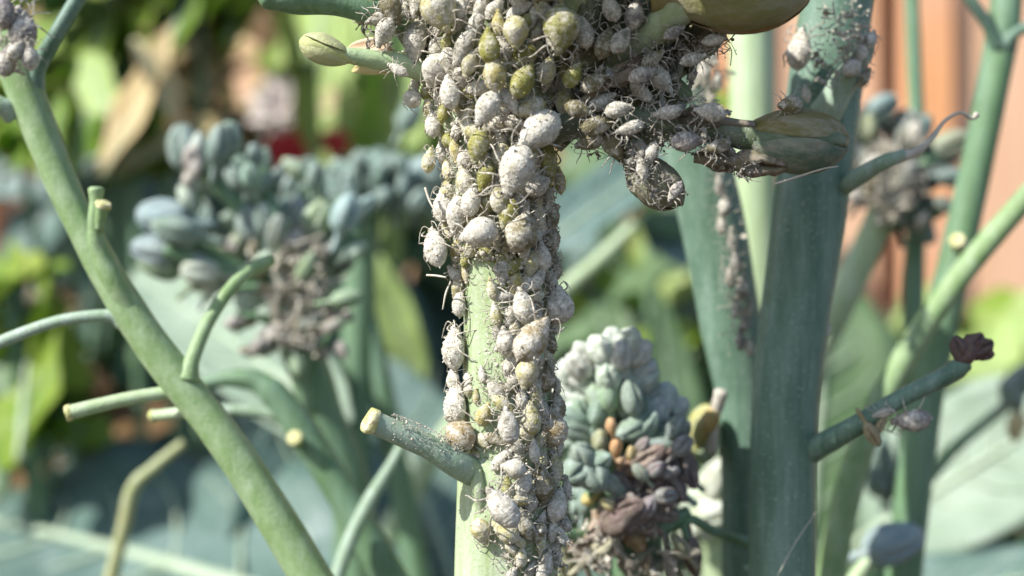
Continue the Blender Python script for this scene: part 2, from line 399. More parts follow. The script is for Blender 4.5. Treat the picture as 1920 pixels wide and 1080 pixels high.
leaf('narrow upright green leaf behind the powdery bud head', (1290, 1000, 25), (1240, 540, 26), 120, 'leaf_mid', (0.2, -0.95, 0.1), -0.04, 0.1, 0.03, 'lance')
leaf('tall mid green leaf behind the two teal stalks', (1500, 1150, 30), (1560, 480, 32), 360, 'leaf_mid', (0, -0.95, 0.25), -0.04, 0.08, 0.05)
leaf('dead tan leaf curled like a hook in front of the fence', (190, 330, 27), (345, 60, 29), 80, 'leaf_dead', (-0.3, -0.85, 0.4), 0.1, 0.2, 0.08, 'lance', name='dead_leaf', stalk=False)
leaf('dead tan leaf tip bent over the dark gap', (250, 75, 28), (358, 215, 27.5), 62, 'leaf_dead', (0.4, -0.8, 0.5), -0.35, 0.2, 0.05, 'lance', name='dead_leaf', stalk=False)
leaf('brown dead leaf lying under the hooked tan leaf', (200, 330, 31), (450, 190, 32), 70, 'leaf_dead', (0, -0.7, 0.7), -0.1, 0.15, 0.05, 'lance', name='dead_leaf', stalk=False)
leaf('yellow leaf glowing in the sun beside the infested stalk', (790, 740, 30), (705, 480, 29), 95, 'leaf_light', (-0.4, -0.8, 0.5), -0.06, 0.15, 0.05, 'lance', veins=3)

def bush(name, label, cat, base, items, mats, shape='broad', lobes=0, group=None, lit=0.0):
    """items: list of (px, py, d, size_px); leaves with shared meshes under one plant"""
    o = thing(name, label, cat, base)
    mes = {}
    for k, (px, py, d, sz) in enumerate(items):
        mt = mats[k % len(mats)]; key = (mt, k % 5)
        if key not in mes: mes[key] = blade_mesh(1, 0.62 if shape == 'broad' else 0.34, rng.uniform(-0.3, 0.05), rng.uniform(0.05, 0.25), 0.07, k + 11, shape, lobes, 12, 8).mesh('leaf', M[mt])
        c = P(px, py, d); a = rng.uniform(0, 2 * math.pi); dr = Vector((math.cos(a), rng.uniform(-0.7, 0.1), math.sin(a) * 0.8)).normalized()
        up = (Vector((rng.uniform(-.8, .1), -0.6, 0.7)) * (1 - lit) + SUN * 1.4 * lit + rv() * 0.35 * (1 - 0.6 * lit)).normalized()
        if lit: dr = (dr - SUN * dr.dot(SUN) * 0.9 * lit).normalized()
        Mx = frame(c - dr * sz * U(d) * 0.5, c + dr, up) @ Matrix.Scale(sz * U(d), 4)
        inst('leaf', mes[key], o, Mx)
    # twigs that carry them
    for k in range(min(9, max(3, len(items) // 5))):
        px, py, d, sz = items[rng.randrange(len(items))]
        e = P(px, py, d); mid = (e + Vector(base)) / 2 + Vector((rng.uniform(-2, 2), 0.8, rng.uniform(0, 3)))
        part('stem', T([Vector(base) + Vector((rng.uniform(-.5, .5), 0, 0)), mid, e], [0.35, 0.25, 0.12], 8, 5), M['stem_dark'], o)
    return o
def scat(n, x0, x1, y0, y1, d0, d1, s0, s1):
    return [(rng.uniform(x0, x1), rng.uniform(y0, y1), rng.uniform(d0, d1), rng.uniform(s0, s1)) for _ in range(n)]
def gnd(px, d): p = P(px, 540, d); return (p.x, p.y, GZ)
bush('leafy_plant', 'yellow-green leafy plant catching the sun in front of the brown fence', 'plant', gnd(150, 33),
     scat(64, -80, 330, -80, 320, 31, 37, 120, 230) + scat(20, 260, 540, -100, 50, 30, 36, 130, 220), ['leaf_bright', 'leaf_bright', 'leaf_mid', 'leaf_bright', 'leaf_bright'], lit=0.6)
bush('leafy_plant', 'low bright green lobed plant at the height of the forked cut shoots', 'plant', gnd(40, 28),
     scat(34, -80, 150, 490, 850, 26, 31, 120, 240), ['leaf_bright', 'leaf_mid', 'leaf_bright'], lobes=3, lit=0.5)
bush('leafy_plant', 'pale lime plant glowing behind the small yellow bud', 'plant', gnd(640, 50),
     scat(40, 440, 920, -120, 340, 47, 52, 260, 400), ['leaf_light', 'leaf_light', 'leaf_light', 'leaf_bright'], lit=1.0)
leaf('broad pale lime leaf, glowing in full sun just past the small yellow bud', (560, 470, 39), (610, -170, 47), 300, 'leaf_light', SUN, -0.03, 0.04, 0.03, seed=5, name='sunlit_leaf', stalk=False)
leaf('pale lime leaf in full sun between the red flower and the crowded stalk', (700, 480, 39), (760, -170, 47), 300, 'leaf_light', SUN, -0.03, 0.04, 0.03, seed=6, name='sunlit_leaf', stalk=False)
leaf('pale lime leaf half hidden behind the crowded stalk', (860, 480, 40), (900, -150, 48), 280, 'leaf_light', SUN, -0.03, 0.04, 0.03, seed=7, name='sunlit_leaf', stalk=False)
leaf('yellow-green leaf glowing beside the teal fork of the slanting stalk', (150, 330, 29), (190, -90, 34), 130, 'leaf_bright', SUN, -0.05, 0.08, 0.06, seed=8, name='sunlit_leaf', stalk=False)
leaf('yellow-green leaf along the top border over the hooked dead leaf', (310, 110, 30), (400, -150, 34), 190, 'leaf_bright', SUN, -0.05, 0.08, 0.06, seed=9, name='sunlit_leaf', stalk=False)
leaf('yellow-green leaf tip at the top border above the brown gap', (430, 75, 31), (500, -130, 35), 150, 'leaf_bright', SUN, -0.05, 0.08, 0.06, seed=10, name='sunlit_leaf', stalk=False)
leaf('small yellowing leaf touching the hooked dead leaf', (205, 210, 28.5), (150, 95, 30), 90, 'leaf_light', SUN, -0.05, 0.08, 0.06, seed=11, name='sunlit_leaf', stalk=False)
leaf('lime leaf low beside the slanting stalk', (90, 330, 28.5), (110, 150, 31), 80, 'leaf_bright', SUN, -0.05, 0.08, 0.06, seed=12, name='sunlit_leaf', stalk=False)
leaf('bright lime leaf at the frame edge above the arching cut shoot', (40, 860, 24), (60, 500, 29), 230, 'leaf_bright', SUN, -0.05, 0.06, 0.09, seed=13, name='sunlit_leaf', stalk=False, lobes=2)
bush('leafy_plant', 'mottled green plant seen through the gap beside the hanging grey bud', 'plant', gnd(1180, 36),
     scat(60, 1000, 1420, 200, 760, 30, 42, 90, 230), ['leaf_mid', 'leaf_blue', 'leaf_bright', 'leaf_mid', 'leaf_light', 'leaf_mid'], lit=0.4)
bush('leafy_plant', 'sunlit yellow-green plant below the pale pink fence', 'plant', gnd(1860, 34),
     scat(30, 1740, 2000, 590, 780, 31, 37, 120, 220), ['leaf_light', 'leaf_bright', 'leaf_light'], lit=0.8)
bush('leafy_plant', 'blue-green brassica plant filling the shade behind the bud heads', 'plant', gnd(560, 44),
     scat(80, -100, 1000, 330, 1050, 38, 48, 220, 420), ['leaf_blue', 'leaf_blue', 'leaf_mid'], lit=0.4)
bush('leafy_plant', 'dull green plant crowding the base of the rear stalks', 'plant', gnd(1600, 42),
     scat(60, 1000, 1960, 640, 1150, 34, 44, 180, 320), ['leaf_mid', 'leaf_blue', 'leaf_mid', 'leaf_pale'])
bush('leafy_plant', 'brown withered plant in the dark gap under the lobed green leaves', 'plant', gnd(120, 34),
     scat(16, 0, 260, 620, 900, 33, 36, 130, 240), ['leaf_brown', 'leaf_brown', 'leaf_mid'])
bush('leafy_plant', 'brown leaf mass added for the shaded fence boards behind the hooked dead leaf', 'plant', gnd(420, 42),
     scat(50, 60, 500, 10, 300, 41, 46, 130, 240), ['leaf_brown', 'leaf_brown', 'leaf_brown', 'leaf_dead', 'leaf_brown'])  # brown leaves added in place of the shade on the fence boards
# tall pale blades
for k, (x0, x1, d) in enumerate(((575, 500, 36), (640, 655, 37.5), (735, 700, 36.5))):
    base = Vector(gnd(x0 + 10, d)); o = thing('grass_blade', ['pale green grass blade leaning behind the small yellow bud', 'upright grass blade between the red flower and the yellow bud', 'pale grass blade rising beside the crowded stalk'][k], 'grass blade', base, 'tall pale grass blades')
    w = [1.0, .6, .7][k]; tip = P(x1, -120 + 60 * k, d); mid = P(x0, 380, d)
    mb = MB(); pts, _ = cr([base, mid, (mid + tip) / 2 + Vector((0.3, 0, 0)), tip], [1, 1, 1, 1], 6)
    for i, p in enumerate(pts):
        ww = w * (1 - (i / (len(pts) - 1)) ** 3 * 0.9) / 2
        mb.v += [(p.x - ww, p.y + 0.8 * ww, p.z), (p.x, p.y - 0.1 * ww, p.z), (p.x + ww, p.y - 0.8 * ww, p.z), (p.x + 0.1 * ww, p.y + 0.1, p.z)]
    for i in range(len(pts) - 1):
        for e in range(4): mb.f.append((i * 4 + e, i * 4 + (e + 1) % 4, i * 4 + 4 + (e + 1) % 4, i * 4 + 4 + e))
    part('blade', mb, M['leaf_light'], o)
# red and pale flowers far behind
def flower(label, px, py, d, rpx, mat, npet=7):
    c = P(px, py, d); o = thing('garden_flower', label, 'flower', (c.x, c.y, GZ)); r = rpx * U(d)
    me = blade_mesh(1, 0.7, -0.2, 0.25, 0.05, 3, 'broad', 0, 8, 6).mesh('petal', M[mat])
    for k in range(npet):
        a = 2 * math.pi * k / npet + 0.3
        dr = Vector((math.cos(a), -0.25, math.sin(a))); Mx = frame(c, c + dr, Vector((0, -1, 0.3))) @ Matrix.Scale(r, 4); inst('petal', me, o, Mx)
    part('stem', T([(c.x, c.y + 0.3, GZ), c + Vector((0, 0.3, 0))], [0.2, 0.12], 8), M['stem_dark'], o)
flower('bright red flower glimpsed over the bud head', 535, 292, 36, 55, 'red')
flower('small red flower between the bud head and the crowded stalk', 628, 268, 37, 34, 'red', 6)
flower('whitish pink flower above the bright red one', 522, 205, 40, 62, 'petal_pale', 8)
flower('soft pink flower behind the small yellow bud', 640, 195, 41, 40, 'peach', 6)
flower('peach coloured flower seen under the hanging grey bud', 1165, 420, 38, 34, 'peach', 6)

# ------------------------------------------------------------------ buds
def bud_mesh(name, mat, w=0.27, wob=0.0, seed=0, pedicel=0.5, crease=0.16, blunt=0.62, sides=28, rings=16, skew=0.85):
    mb = MB(); n0 = 3
    prof = []
    for k in range(n0): prof.append((-pedicel + pedicel * k / n0, 0.07 + 0.015 * k / n0, 0))
    for i in range(rings + 1):
        t = i / rings; s = 1 - (1 - t) ** 1.25
        r = max(0.075 if t < 0.5 else 0.004, w * max(0.0, math.sin(math.pi * (0.02 + 0.98 * s ** skew))) ** blunt)
        prof.append((s, r, min(1, t * 3)))
    for x, r, a_ in prof:
        for k in range(sides):
            a = 2 * math.pi * k / sides; q = (a % (math.pi / 2)) / (math.pi / 2)
            cd = min(q, 1 - q)
            rr = r * (1 - a_ * crease * (0.6 + 0.9 * max(0, x)) * math.exp(-(cd / 0.10) ** 2))
            rr *= 1 + a_ * (0.04 if int(a / (math.pi / 2)) % 2 == 0 else -0.03)
            v = Vector((x, rr * math.cos(a), rr * math.sin(a)))
            if wob: v += noise.noise_vector(v * 5 + Vector((seed, 0, 0))) * wob * (0.3 + a_) + noise.noise_vector(v * 14 + Vector((seed, 4, 0))) * wob * 0.5 * a_
            elif seed: v += noise.noise_vector(v * 3 + Vector((seed, 0, 0))) * 0.02 * a_
            mb.v.append(v)
    m = len(prof)
    for i in range(m - 1):
        for k in range(sides): k2 = (k + 1) % sides; mb.f.append((i * sides + k, (i + 1) * sides + k, (i + 1) * sides + k2, i * sides + k2))
    mb.f.append(tuple(range(sides))); mb.f.append(tuple((m - 1) * sides + k for k in range(sides - 1, -1, -1)))
    return mb.mesh(name, M[mat])
BUD = {'waxy': [bud_mesh('bud', 'bud', 0.24 + 0.035 * s, 0, s + 1, 0.5, 0.26 + 0.05 * s, 0.62 - 0.06 * s) for s in range(4)],
       'powder': [bud_mesh('bud', 'bud_powder', 0.33 + 0.03 * s, 0.035, s + 5, 0.4, 0.24, 0.5) for s in range(3)],
       'smooth': [bud_mesh('bud', 'bud_smooth', 0.27, 0, 3, 0.10, 0.20, 0.5, 32, 22, 1.2)],
       'wither': [bud_mesh('withered_bud', 'wither', 0.19 + 0.04 * s, 0.042, s + 9, 0.6, 0.75, 0.6, 36, 18) for s in range(3)],
       'husk': [bud_mesh('withered_bud', 'husk', 0.30, 0.03, s + 19, 0.3, 0.6, 0.5, 32, 16) for s in range(2)]}
def sepal_mesh(name, mat, w, span, t0, t1, off=1.07, seed=0):
    mb = MB(); nr, na = 12, 9
    for i in range(nr + 1):
        t = t0 + (t1 - t0) * i / nr; s = 1 - (1 - t) ** 1.25
        r = w * max(0.02, math.sin(math.pi * (0.02 + 0.98 * s ** 1.2))) ** 0.5
        sp = span * (math.sin(math.pi * (0.12 + 0.82 * i / nr))) ** 0.6
        for j in range(na + 1):
            a = -sp + 2 * sp * j / na
            o_ = off + 0.02 - 0.05 * (1 - abs(j / na * 2 - 1)) ** 6 - 0.02 * abs(j / na * 2 - 1) ** 4 + 0.03 * noise.noise(Vector((t * 4, a * 2, seed)))
            mb.v.append((s + 0.015 * (off - 1), r * o_ * math.cos(a), r * o_ * math.sin(a)))
    q = na + 1
    for i in range(nr):
        for j in range(na): mb.f.append((i * q + j, (i + 1) * q + j, (i + 1) * q + j + 1, i * q + j + 1))
    return mb.mesh(name, M[mat])
def bud(parent, px, py, d, Lpx, ang, kind, col, yaw=0.0, roll=None, wmul=1.0, label=None, name=None, pushed=0.5):
    """bud whose middle projects at px,py; ang = screen direction of the tip"""
    a = R(ang); x = Vector((math.cos(a) * math.cos(yaw), -math.sin(yaw), math.sin(a) * math.cos(yaw)))
    Ln = Lpx * U(d); c = P(px, py, d) - x * Ln * pushed
    up = Vector((0, -1, 0)) if abs(x.y) < 0.9 else Vector((0, 0, 1))
    Mx = frame(c, c + x, up) @ Matrix.Rotation(roll if roll is not None else rng.uniform(0, 1.57), 4, 'X') @ Matrix.Diagonal((Ln, Ln * wmul, Ln * wmul, 1))
    mes = BUD[kind]; me = mes[rng.randrange(len(mes))]
    o = inst(name or ('withered_bud' if kind in ('wither', 'husk') else 'bud'), me, parent, Mx)
    o.color = (*col, 1)
    if label: o['label'] = label
    return o
def jit(c, s=0.2): k = 1 + rng.uniform(-s, s); return tuple(min(1, v * k * (1 + rng.uniform(-0.06, 0.06))) for v in c)
BLUE, GREEN, PALE, OCH, PURP, GREY = (0.17, 0.25, 0.215), (0.22, 0.32, 0.17), (0.46, 0.55, 0.45), (0.62, 0.36, 0.08), (0.16, 0.08, 0.085), (0.21, 0.21, 0.17)

# ------------------------------------------------------------------ stalks
def stalk(label, pts, mat, lump=0.06, sides=28, seed=1, ground=True, group='broccoli flower stalks'):
    p, r = pxpath(pts)
    if ground:
        d = (p[-1] - p[-2]).normalized() if p[-1].z < p[0].z else None
        e = p[-1]; dx = d.x / max(0.3, abs(d.z)) if d else 0.0
        for k, (dz, f) in enumerate(((0.8, 0.8), (2.2, 2.0), (5.0, 3.6), (11.0, 5.0))):
            p.append(Vector((e.x + dx * f, e.y + 0.15 * k * k * 0.3, e.z - dz))); r.append(r[-1] * 1.04)
        p.append(Vector((p[-1].x * 0.9, p[-1].y + 1, GZ - 0.5))); r.append(r[-1] * 1.5)
    o = thing('broccoli_stalk', label, 'stalk', (p[-1].x, p[-1].y, GZ if ground else p[-1].z), group)
    part('stem', T(p, r, sides, 10, lump=lump, seed=seed, ridge=0.012, nridge=7), M[mat], o)
    return o
def shoot(par, pts, mat, name='side_shoot', cut=None, sides=16, lump=0.08, label=None, seed=2):
    p, r = pxpath(pts); s = part(name, T(p, r, sides, 8, lump=lump, seed=seed), M[mat], par)
    if label: s['label'] = label
    if cut:
        t = (p[-1] - p[-2]).normalized(); rr = r[-1]
        s2 = Vector((0, 0, 1)).cross(t).normalized(); b2 = t.cross(s2); mb = MB()
        prof = ((-0.5, 1.07), (-0.05, 1.16), (0.22, 1.08), (0.30, 0.86), (0.20, 0.6), (0.26, 0.3))
        for h, q in prof:
            for k in range(20):
                a = 6.2832 * k / 20; w = 1 + 0.05 * math.sin(3 * a + h * 5) + 0.07 * noise.noise(Vector((math.cos(a) * 1.5, math.sin(a) * 1.5, p[-1].x * 5 + h)))
                mb.v.append(p[-1] + t * rr * (h + 0.2 + 0.06 * math.sin(2 * a)) + (s2 * math.cos(a) + b2 * math.sin(a)) * rr * q * w)
        for i in range(len(prof) - 1):
            for k in range(20): mb.f.append((i * 20 + k, i * 20 + (k + 1) % 20, (i + 1) * 20 + (k + 1) % 20, (i + 1) * 20 + k))
        mb.f.append(tuple((len(prof) - 1) * 20 + k for k in range(20)))
        part('cut_end', mb, M['cut'], s)
    return s

# --- the infested central stalk
TAB = [(1110, 950, 97), (900, 953, 94), (862, 955, 84), (700, 952, 83), (600, 950, 80), (520, 946, 82), (400, 936, 92), (300, 938, 100), (200, 930, 122), (100, 940, 140), (0, 950, 160)]
D0 = 10.0
center = stalk('thick green broccoli stalk crusted with grey aphids and bearing a cut stub', [(x_, y_, D0, r_) for y_, x_, r_ in reversed(TAB)], 'stem', 0.03, 40, 3)
shoot(center, [(915, 900, 9.95, 26), (864, 874, 9.66, 27), (800, 836, 9.54, 23), (730, 805, 9.44, 22), (697, 790, 9.39, 22.5)], 'shoot', cut=True, sides=24, lump=0.05, label='dusty side stub with a pale cut end')
part('stem_ridge', T(*pxpath([(893, 880, 9.66, 10), (897, 920, 9.66, 14), (905, 975, 9.68, 4)]), 12, 6), M['stem'], center)
shoot(center, [(930, 180, 9.9, 36), (905, 70, 9.66, 30), (888, 20, 9.62, 26), (872, -40, 9.6, 24), (860, -160, 9.6, 20)], 'shoot', 'peduncle', sides=20)
for k, pts in enumerate((
        [(930, 200, 10, 50), (830, 110, 10, 42), (760, 30, 10, 34), (700, -60, 10, 28), (640, -220, 10, 22)],
        [(940, 120, 10.1, 50), (950, 0, 10.1, 42), (970, -150, 10, 34), (990, -380, 9.9, 28)],
        [(960, 150, 10, 50), (1050, 50, 10, 46), (1120, -40, 9.8, 40), (1190, -170, 9.6, 32)],
        [(980, 230, 10, 50), (1080, 150, 10, 46), (1190, 90, 9.8, 34), (1250, 55, 9.5, 28)],
        [(960, 180, 10.1, 50), (1100, 120, 10.3, 40), (1240, 40, 10.4, 30), (1330, -60, 10.4, 26)])):
    shoot(center, pts, 'stem_dusty', 'peduncle', sides=18, lump=0.12, seed=k)
# twig with the little yellow bud and two dried petals
tw = shoot(center, [(850, 160, 9.95, 26), (790, 132, 9.8, 22), (740, 118, 9.72, 19), (680, 108, 9.66, 17), (650, 103, 9.62, 14), (632, 99, 9.61, 8)], 'stem_pale', 'side_shoot', sides=18)
bb = bud(center, 610, 94, 9.6, 104, 160, 'smooth', (0.52, 0.55, 0.20), 0.1, 0.4, 0.92, 'small yellow-green bud at the end of its twig')
sm = sepal_mesh('sepal', 'bud_smooth', 0.27, 0.85, 0.05, 0.9)
for a in (0.2, 2.3, 4.4):
    s_ = obj('sepal', sm, bb, Matrix.Rotation(a, 4, 'X') @ Matrix.Diagonal((1.0, 1.05, 1.05, 1))); s_.color = (0.56, 0.58, 0.30, 1)
for px, py, mt, nm in ((690, 91, 'peach', 'peach dried petal'), (700, 130, 'ochre_petal', 'ochre dried petal')):
    c, e = P(px + 45, py + 3, 10.1), P(px - 42, py, 10.15)
    q = inst('petal', blade_mesh(1, 0.42, -0.05, 0.35, 0.02, 4, 'broad', 0, 10, 8).mesh('petal', M[mt]), center, frame(c, e, Vector((0.1, -0.9, 0.4))) @ Matrix.Scale((e - c).length, 4)); q['label'] = nm
# dark pod shoot top left of the colony
shoot(center, [(800, 40, 10, 26), (720, 28, 9.85, 24), (640, 4, 9.8, 27), (560, -6, 9.75, 33), (505, -8, 9.72, 26), (480, -14, 9.7, 8)], 'stem_dark', 'seed_pod', sides=20, lump=0.05, label='dark green pod-like shoot')
# twig to the big green bud
shoot(center, [(985, 262, 9.9, 40), (1060, 232, 9.75, 32), (1160, 226, 9.62, 26), (1280, 232, 9.55, 27), (1370, 248, 9.5, 27), (1410, 256, 9.48, 30), (1440, 260, 9.48, 16)], 'stem_dusty', 'side_shoot', sides=22, lump=0.06)
BIGW = 0.27
gb = bud(center, 1490, 262, 9.48, 205, -4, 'smooth', (0.085, 0.135, 0.075), 0.05, 0.5, 1.02, 'big dark green bud with folded sepals')
sm2 = sepal_mesh('sepal', 'bud_dusty', 0.27, 0.95, 0.02, 0.97, 1.08, 2)
for a, c, sc in ((math.pi / 2 + 0.5, (0.10, 0.165, 0.125), 1.06), (-1.55, (0.14, 0.16, 0.05), 1.02), (0.15, (0.16, 0.14, 0.035), 0.98), (3.5, (0.08, 0.12, 0.07), 1.0)):
    s_ = obj('sepal', sm2, gb, Matrix.Rotation(a, 4, 'X') @ Matrix.Diagonal((1.0, sc, sc, 1))); s_.color = (*c, 1)
bud(center, 1425, 308, 9.42, 112, -6, 'wither', (0.19, 0.15, 0.10), 0.1, 0.3, 1.25, 'grey-brown withered bud under the big green bud')
bud(center, 1345, 300, 9.5, 90, 170, 'wither', (0.15, 0.13, 0.09), 0.1, 0.3, 1.1)
part('hair', T(*pxpath([(1452, 345, 9.45, 2.2), (1500, 330, 9.42, 2), (1540, 318, 9.4, 1.6), (1568, 314, 9.4, 1)]), 6, 4), M['stem_dark'], gb) if False else None
# hanging bud
shoot(center, [(1150, 240, 9.7, 20), (1185, 275, 9.62, 26), (1198, 310, 9.6, 30)], 'stem_dusty', 'side_shoot', sides=16, lump=0.2)
hb = bud(center, 1230, 345, 9.58, 128, -38, 'powder', (0.20, 0.21, 0.14), 0.05, 0.6, 1.0, 'drooping grey bud dusted with wax')
hb.color = (0.17, 0.18, 0.11, 1); hb.data = bud_mesh('bud', 'bud_dusty', 0.34, 0.03, 21, 0.3, 0.3)
for a, c in ((1.2, (0.17, 0.18, 0.10)), (2.8, (0.19, 0.17, 0.12)), (-0.4, (0.14, 0.15, 0.09))):
    s_ = obj('sepal', sm2, hb, Matrix.Rotation(a, 4, 'X') @ Matrix.Diagonal((0.97, 1.18, 1.18, 1))); s_.color = (*c, 1)
# large ochre bud at the top
ob = bud(center, 1388, -16, 9.3, 280, 6, 'smooth', (0.27, 0.20, 0.06), 0.05, 0.9, 0.98, 'large ochre and olive bud swelling open')
for a, c in ((1.2, (0.24, 0.23, 0.08)), (2.9, (0.30, 0.16, 0.05)), (-0.5, (0.26, 0.22, 0.07))):
    s_ = obj('sepal', sm2, ob, Matrix.Rotation(a, 4, 'X')); s_.color = (*c, 1)
shoot(center, [(1120, 130, 9.8, 26), (1185, 88, 9.6, 27), (1240, 46, 9.42, 30), (1285, 8, 9.32, 34), (1330, -10, 9.3, 26)], 'stem', 'peduncle', sides=18)
# shaded buds inside the top mass
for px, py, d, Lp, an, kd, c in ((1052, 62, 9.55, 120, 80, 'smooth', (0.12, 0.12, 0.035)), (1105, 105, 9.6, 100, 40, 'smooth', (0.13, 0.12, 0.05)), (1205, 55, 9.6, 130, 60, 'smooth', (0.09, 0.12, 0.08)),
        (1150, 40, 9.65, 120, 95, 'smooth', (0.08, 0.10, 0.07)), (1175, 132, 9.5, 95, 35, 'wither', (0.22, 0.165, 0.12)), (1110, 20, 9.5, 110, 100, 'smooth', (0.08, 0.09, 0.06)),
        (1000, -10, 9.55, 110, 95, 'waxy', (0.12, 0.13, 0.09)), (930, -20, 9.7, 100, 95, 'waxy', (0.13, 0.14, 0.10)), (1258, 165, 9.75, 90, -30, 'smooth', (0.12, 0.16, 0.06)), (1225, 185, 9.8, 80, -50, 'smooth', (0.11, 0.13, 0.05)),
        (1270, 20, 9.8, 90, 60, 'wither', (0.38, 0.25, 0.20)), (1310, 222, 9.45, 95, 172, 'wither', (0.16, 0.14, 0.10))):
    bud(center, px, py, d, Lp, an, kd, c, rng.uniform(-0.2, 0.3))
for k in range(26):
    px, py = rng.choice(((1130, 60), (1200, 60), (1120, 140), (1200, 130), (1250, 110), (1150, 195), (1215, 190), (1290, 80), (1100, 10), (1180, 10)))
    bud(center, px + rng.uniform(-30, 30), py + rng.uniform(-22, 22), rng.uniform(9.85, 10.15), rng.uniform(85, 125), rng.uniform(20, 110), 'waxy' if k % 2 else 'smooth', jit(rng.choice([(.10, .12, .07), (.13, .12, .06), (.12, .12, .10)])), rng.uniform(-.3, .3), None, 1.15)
# the rest of the flower head above the frame
for k in range(125):
    v = rv(); v.y *= 0.9
    c = Vector((0.62, -0.85, 3.0)) + Vector((v.x * 1.3, v.y * 1.3, v.z * 0.62)) * rng.uniform(0.45, 1) ** 0.4
    if c.z < 2.42: c.z = 2.42 + rng.random() * 0.3
    Mx = frame(c, c + (v + Vector((0, 0, 0.7))).normalized(), Vector((0.1, -1, 0.05)).normalized()) @ Matrix.Rotation(rng.random() * 6, 4, 'X') @ Matrix.Scale(rng.uniform(0.38, 0.6), 4)
    o_ = inst('bud', BUD['waxy'][k % 3], center, Mx); o_.color = (*jit(BLUE if k % 3 else GREEN), 1)
for k in range(9):
    a = k * 0.7; e = Vector((0.5 + math.cos(a) * 0.9, -0.5 + 0.8 * math.sin(a), 2.75 + 0.4 * math.sin(k * 2.1)))
    part('peduncle', T([Vector((-0.05, 0, 1.7)), (Vector((-0.05, 0, 1.7)) + e) / 2 + Vector((0, 0, 0.15)), e], [0.2, 0.14, 0.08], 12, 5, lump=0.1, seed=k), M['stem'], center)

# --- slanting stalk at the left
left = stalk('light green slanting broccoli stalk with several cut shoots', [(8, 70, 11.2, 36), (40, 150, 11.2, 35), (98, 300, 11.2, 31), (145, 405, 11.2, 29), (205, 520, 11.2, 31), (280, 640, 11.2, 34), (360, 745, 11.2, 34), (440, 850, 11.2, 35), (552, 1030, 11.2, 37), (600, 1110, 11.2, 38)], 'stem_left', 0.05, 36, 8)
shoot(left, [(60, 170, 11.2, 24), (72, 125, 11.15, 15), (105, 65, 11.1, 14), (150, -10, 11.1, 14), (190, -80, 11.1, 13)], 'stem_teal', lump=0.03, label='thin teal shoot forking upwards')
shoot(left, [(262, 610, 11.2, 24), (215, 530, 11.1, 22), (186, 465, 11.05, 18), (178, 420, 11.0, 13), (180, 380, 11.0, 12), (180, 355, 11.0, 15)], 'stem_left', label='short shoot rising beside the thick stalk')
shoot(left, [(186, 430, 10.98, 9), (190, 400, 10.95, 11), (194, 385, 10.93, 13)], 'stem_left', cut=True)
shoot(left, [(235, 600, 11.2, 22), (200, 592, 11.15, 12), (110, 602, 11.1, 11), (0, 642, 11.1, 12), (-60, 672, 11.1, 12)], 'shoot', lump=0.03)
shoot(left, [(345, 730, 11.25, 18), (300, 738, 11.2, 13), (220, 752, 11.1, 13), (130, 774, 11.0, 14)], 'stem_pale', cut=True, lump=0.03)
shoot(left, [(380, 770, 11.6, 16), (340, 774, 11.7, 11), (288, 780, 11.8, 11)], 'stem_pale', cut=True, lump=0.03)
sh = shoot(left, [(350, 715, 11.15, 24), (362, 670, 11.2, 14), (392, 600, 11.4, 13), (440, 532, 11.6, 12), (485, 498, 11.8, 13), (508, 488, 11.9, 12)], 'stem_left', lump=0.03, label='shoot crossing up to the bud head')
shoot(left, [(500, 560, 11.9, 1), (480, 500, 11.8, 13), (500, 488, 11.85, 14)], 'stem_yellow', lump=0.02) if False else None
shoot(left, [(25, 210, 11.2, 24), (0, 195, 11.1, 15), (-40, 175, 11.1, 12)], 'shoot')
# --- thinner stalk behind it
thin = stalk('thin dark green stalk arching behind the slanting one', [(330, 745, 14, 10), (400, 715, 14, 13), (470, 712, 14, 20), (520, 745, 14, 27), (580, 830, 14, 30), (650, 940, 14, 31), (740, 1100, 14, 33)], 'stem_dark', 0.05, 24, 5)
shoot(thin, [(560, 830, 13.8, 14), (553, 822, 13.7, 13)], 'stem_dark', cut=True)
shoot(thin, [(560, 800, 14, 18), (520, 780, 14, 11), (430, 768, 14, 10), (350, 775, 14.2, 9)], 'shoot', lump=0.02)
shoot(thin, [(620, 1120, 13.5, 15), (650, 1030, 13.6, 14), (690, 945, 13.7, 14), (740, 860, 13.9, 10), (770, 800, 14, 6)], 'shoot', lump=0.03)
tan = stalk('yellowing tan stalk leaning among the lower leaves', [(345, 830, 17, 9), (290, 875, 17, 11), (250, 915, 17, 13), (232, 990, 17, 13), (205, 1100, 17, 14)], 'tan', 0.04, 20, 6)
g2 = stalk('slender green stalk rising behind the cut stub', [(650, 480, 19, 12), (690, 600, 19, 18), (730, 800, 19, 23), (790, 1110, 19, 26)], 'stem_dark', 0.04, 18, 7)
g3 = stalk('slender pale stalk crossing between the infested stalk and the powdery bud head', [(1190, 420, 22, 9), (1120, 490, 22, 13), (1040, 560, 22, 16), (960, 660, 22, 18)], 'stem_pale', 0.04, 18, 7)

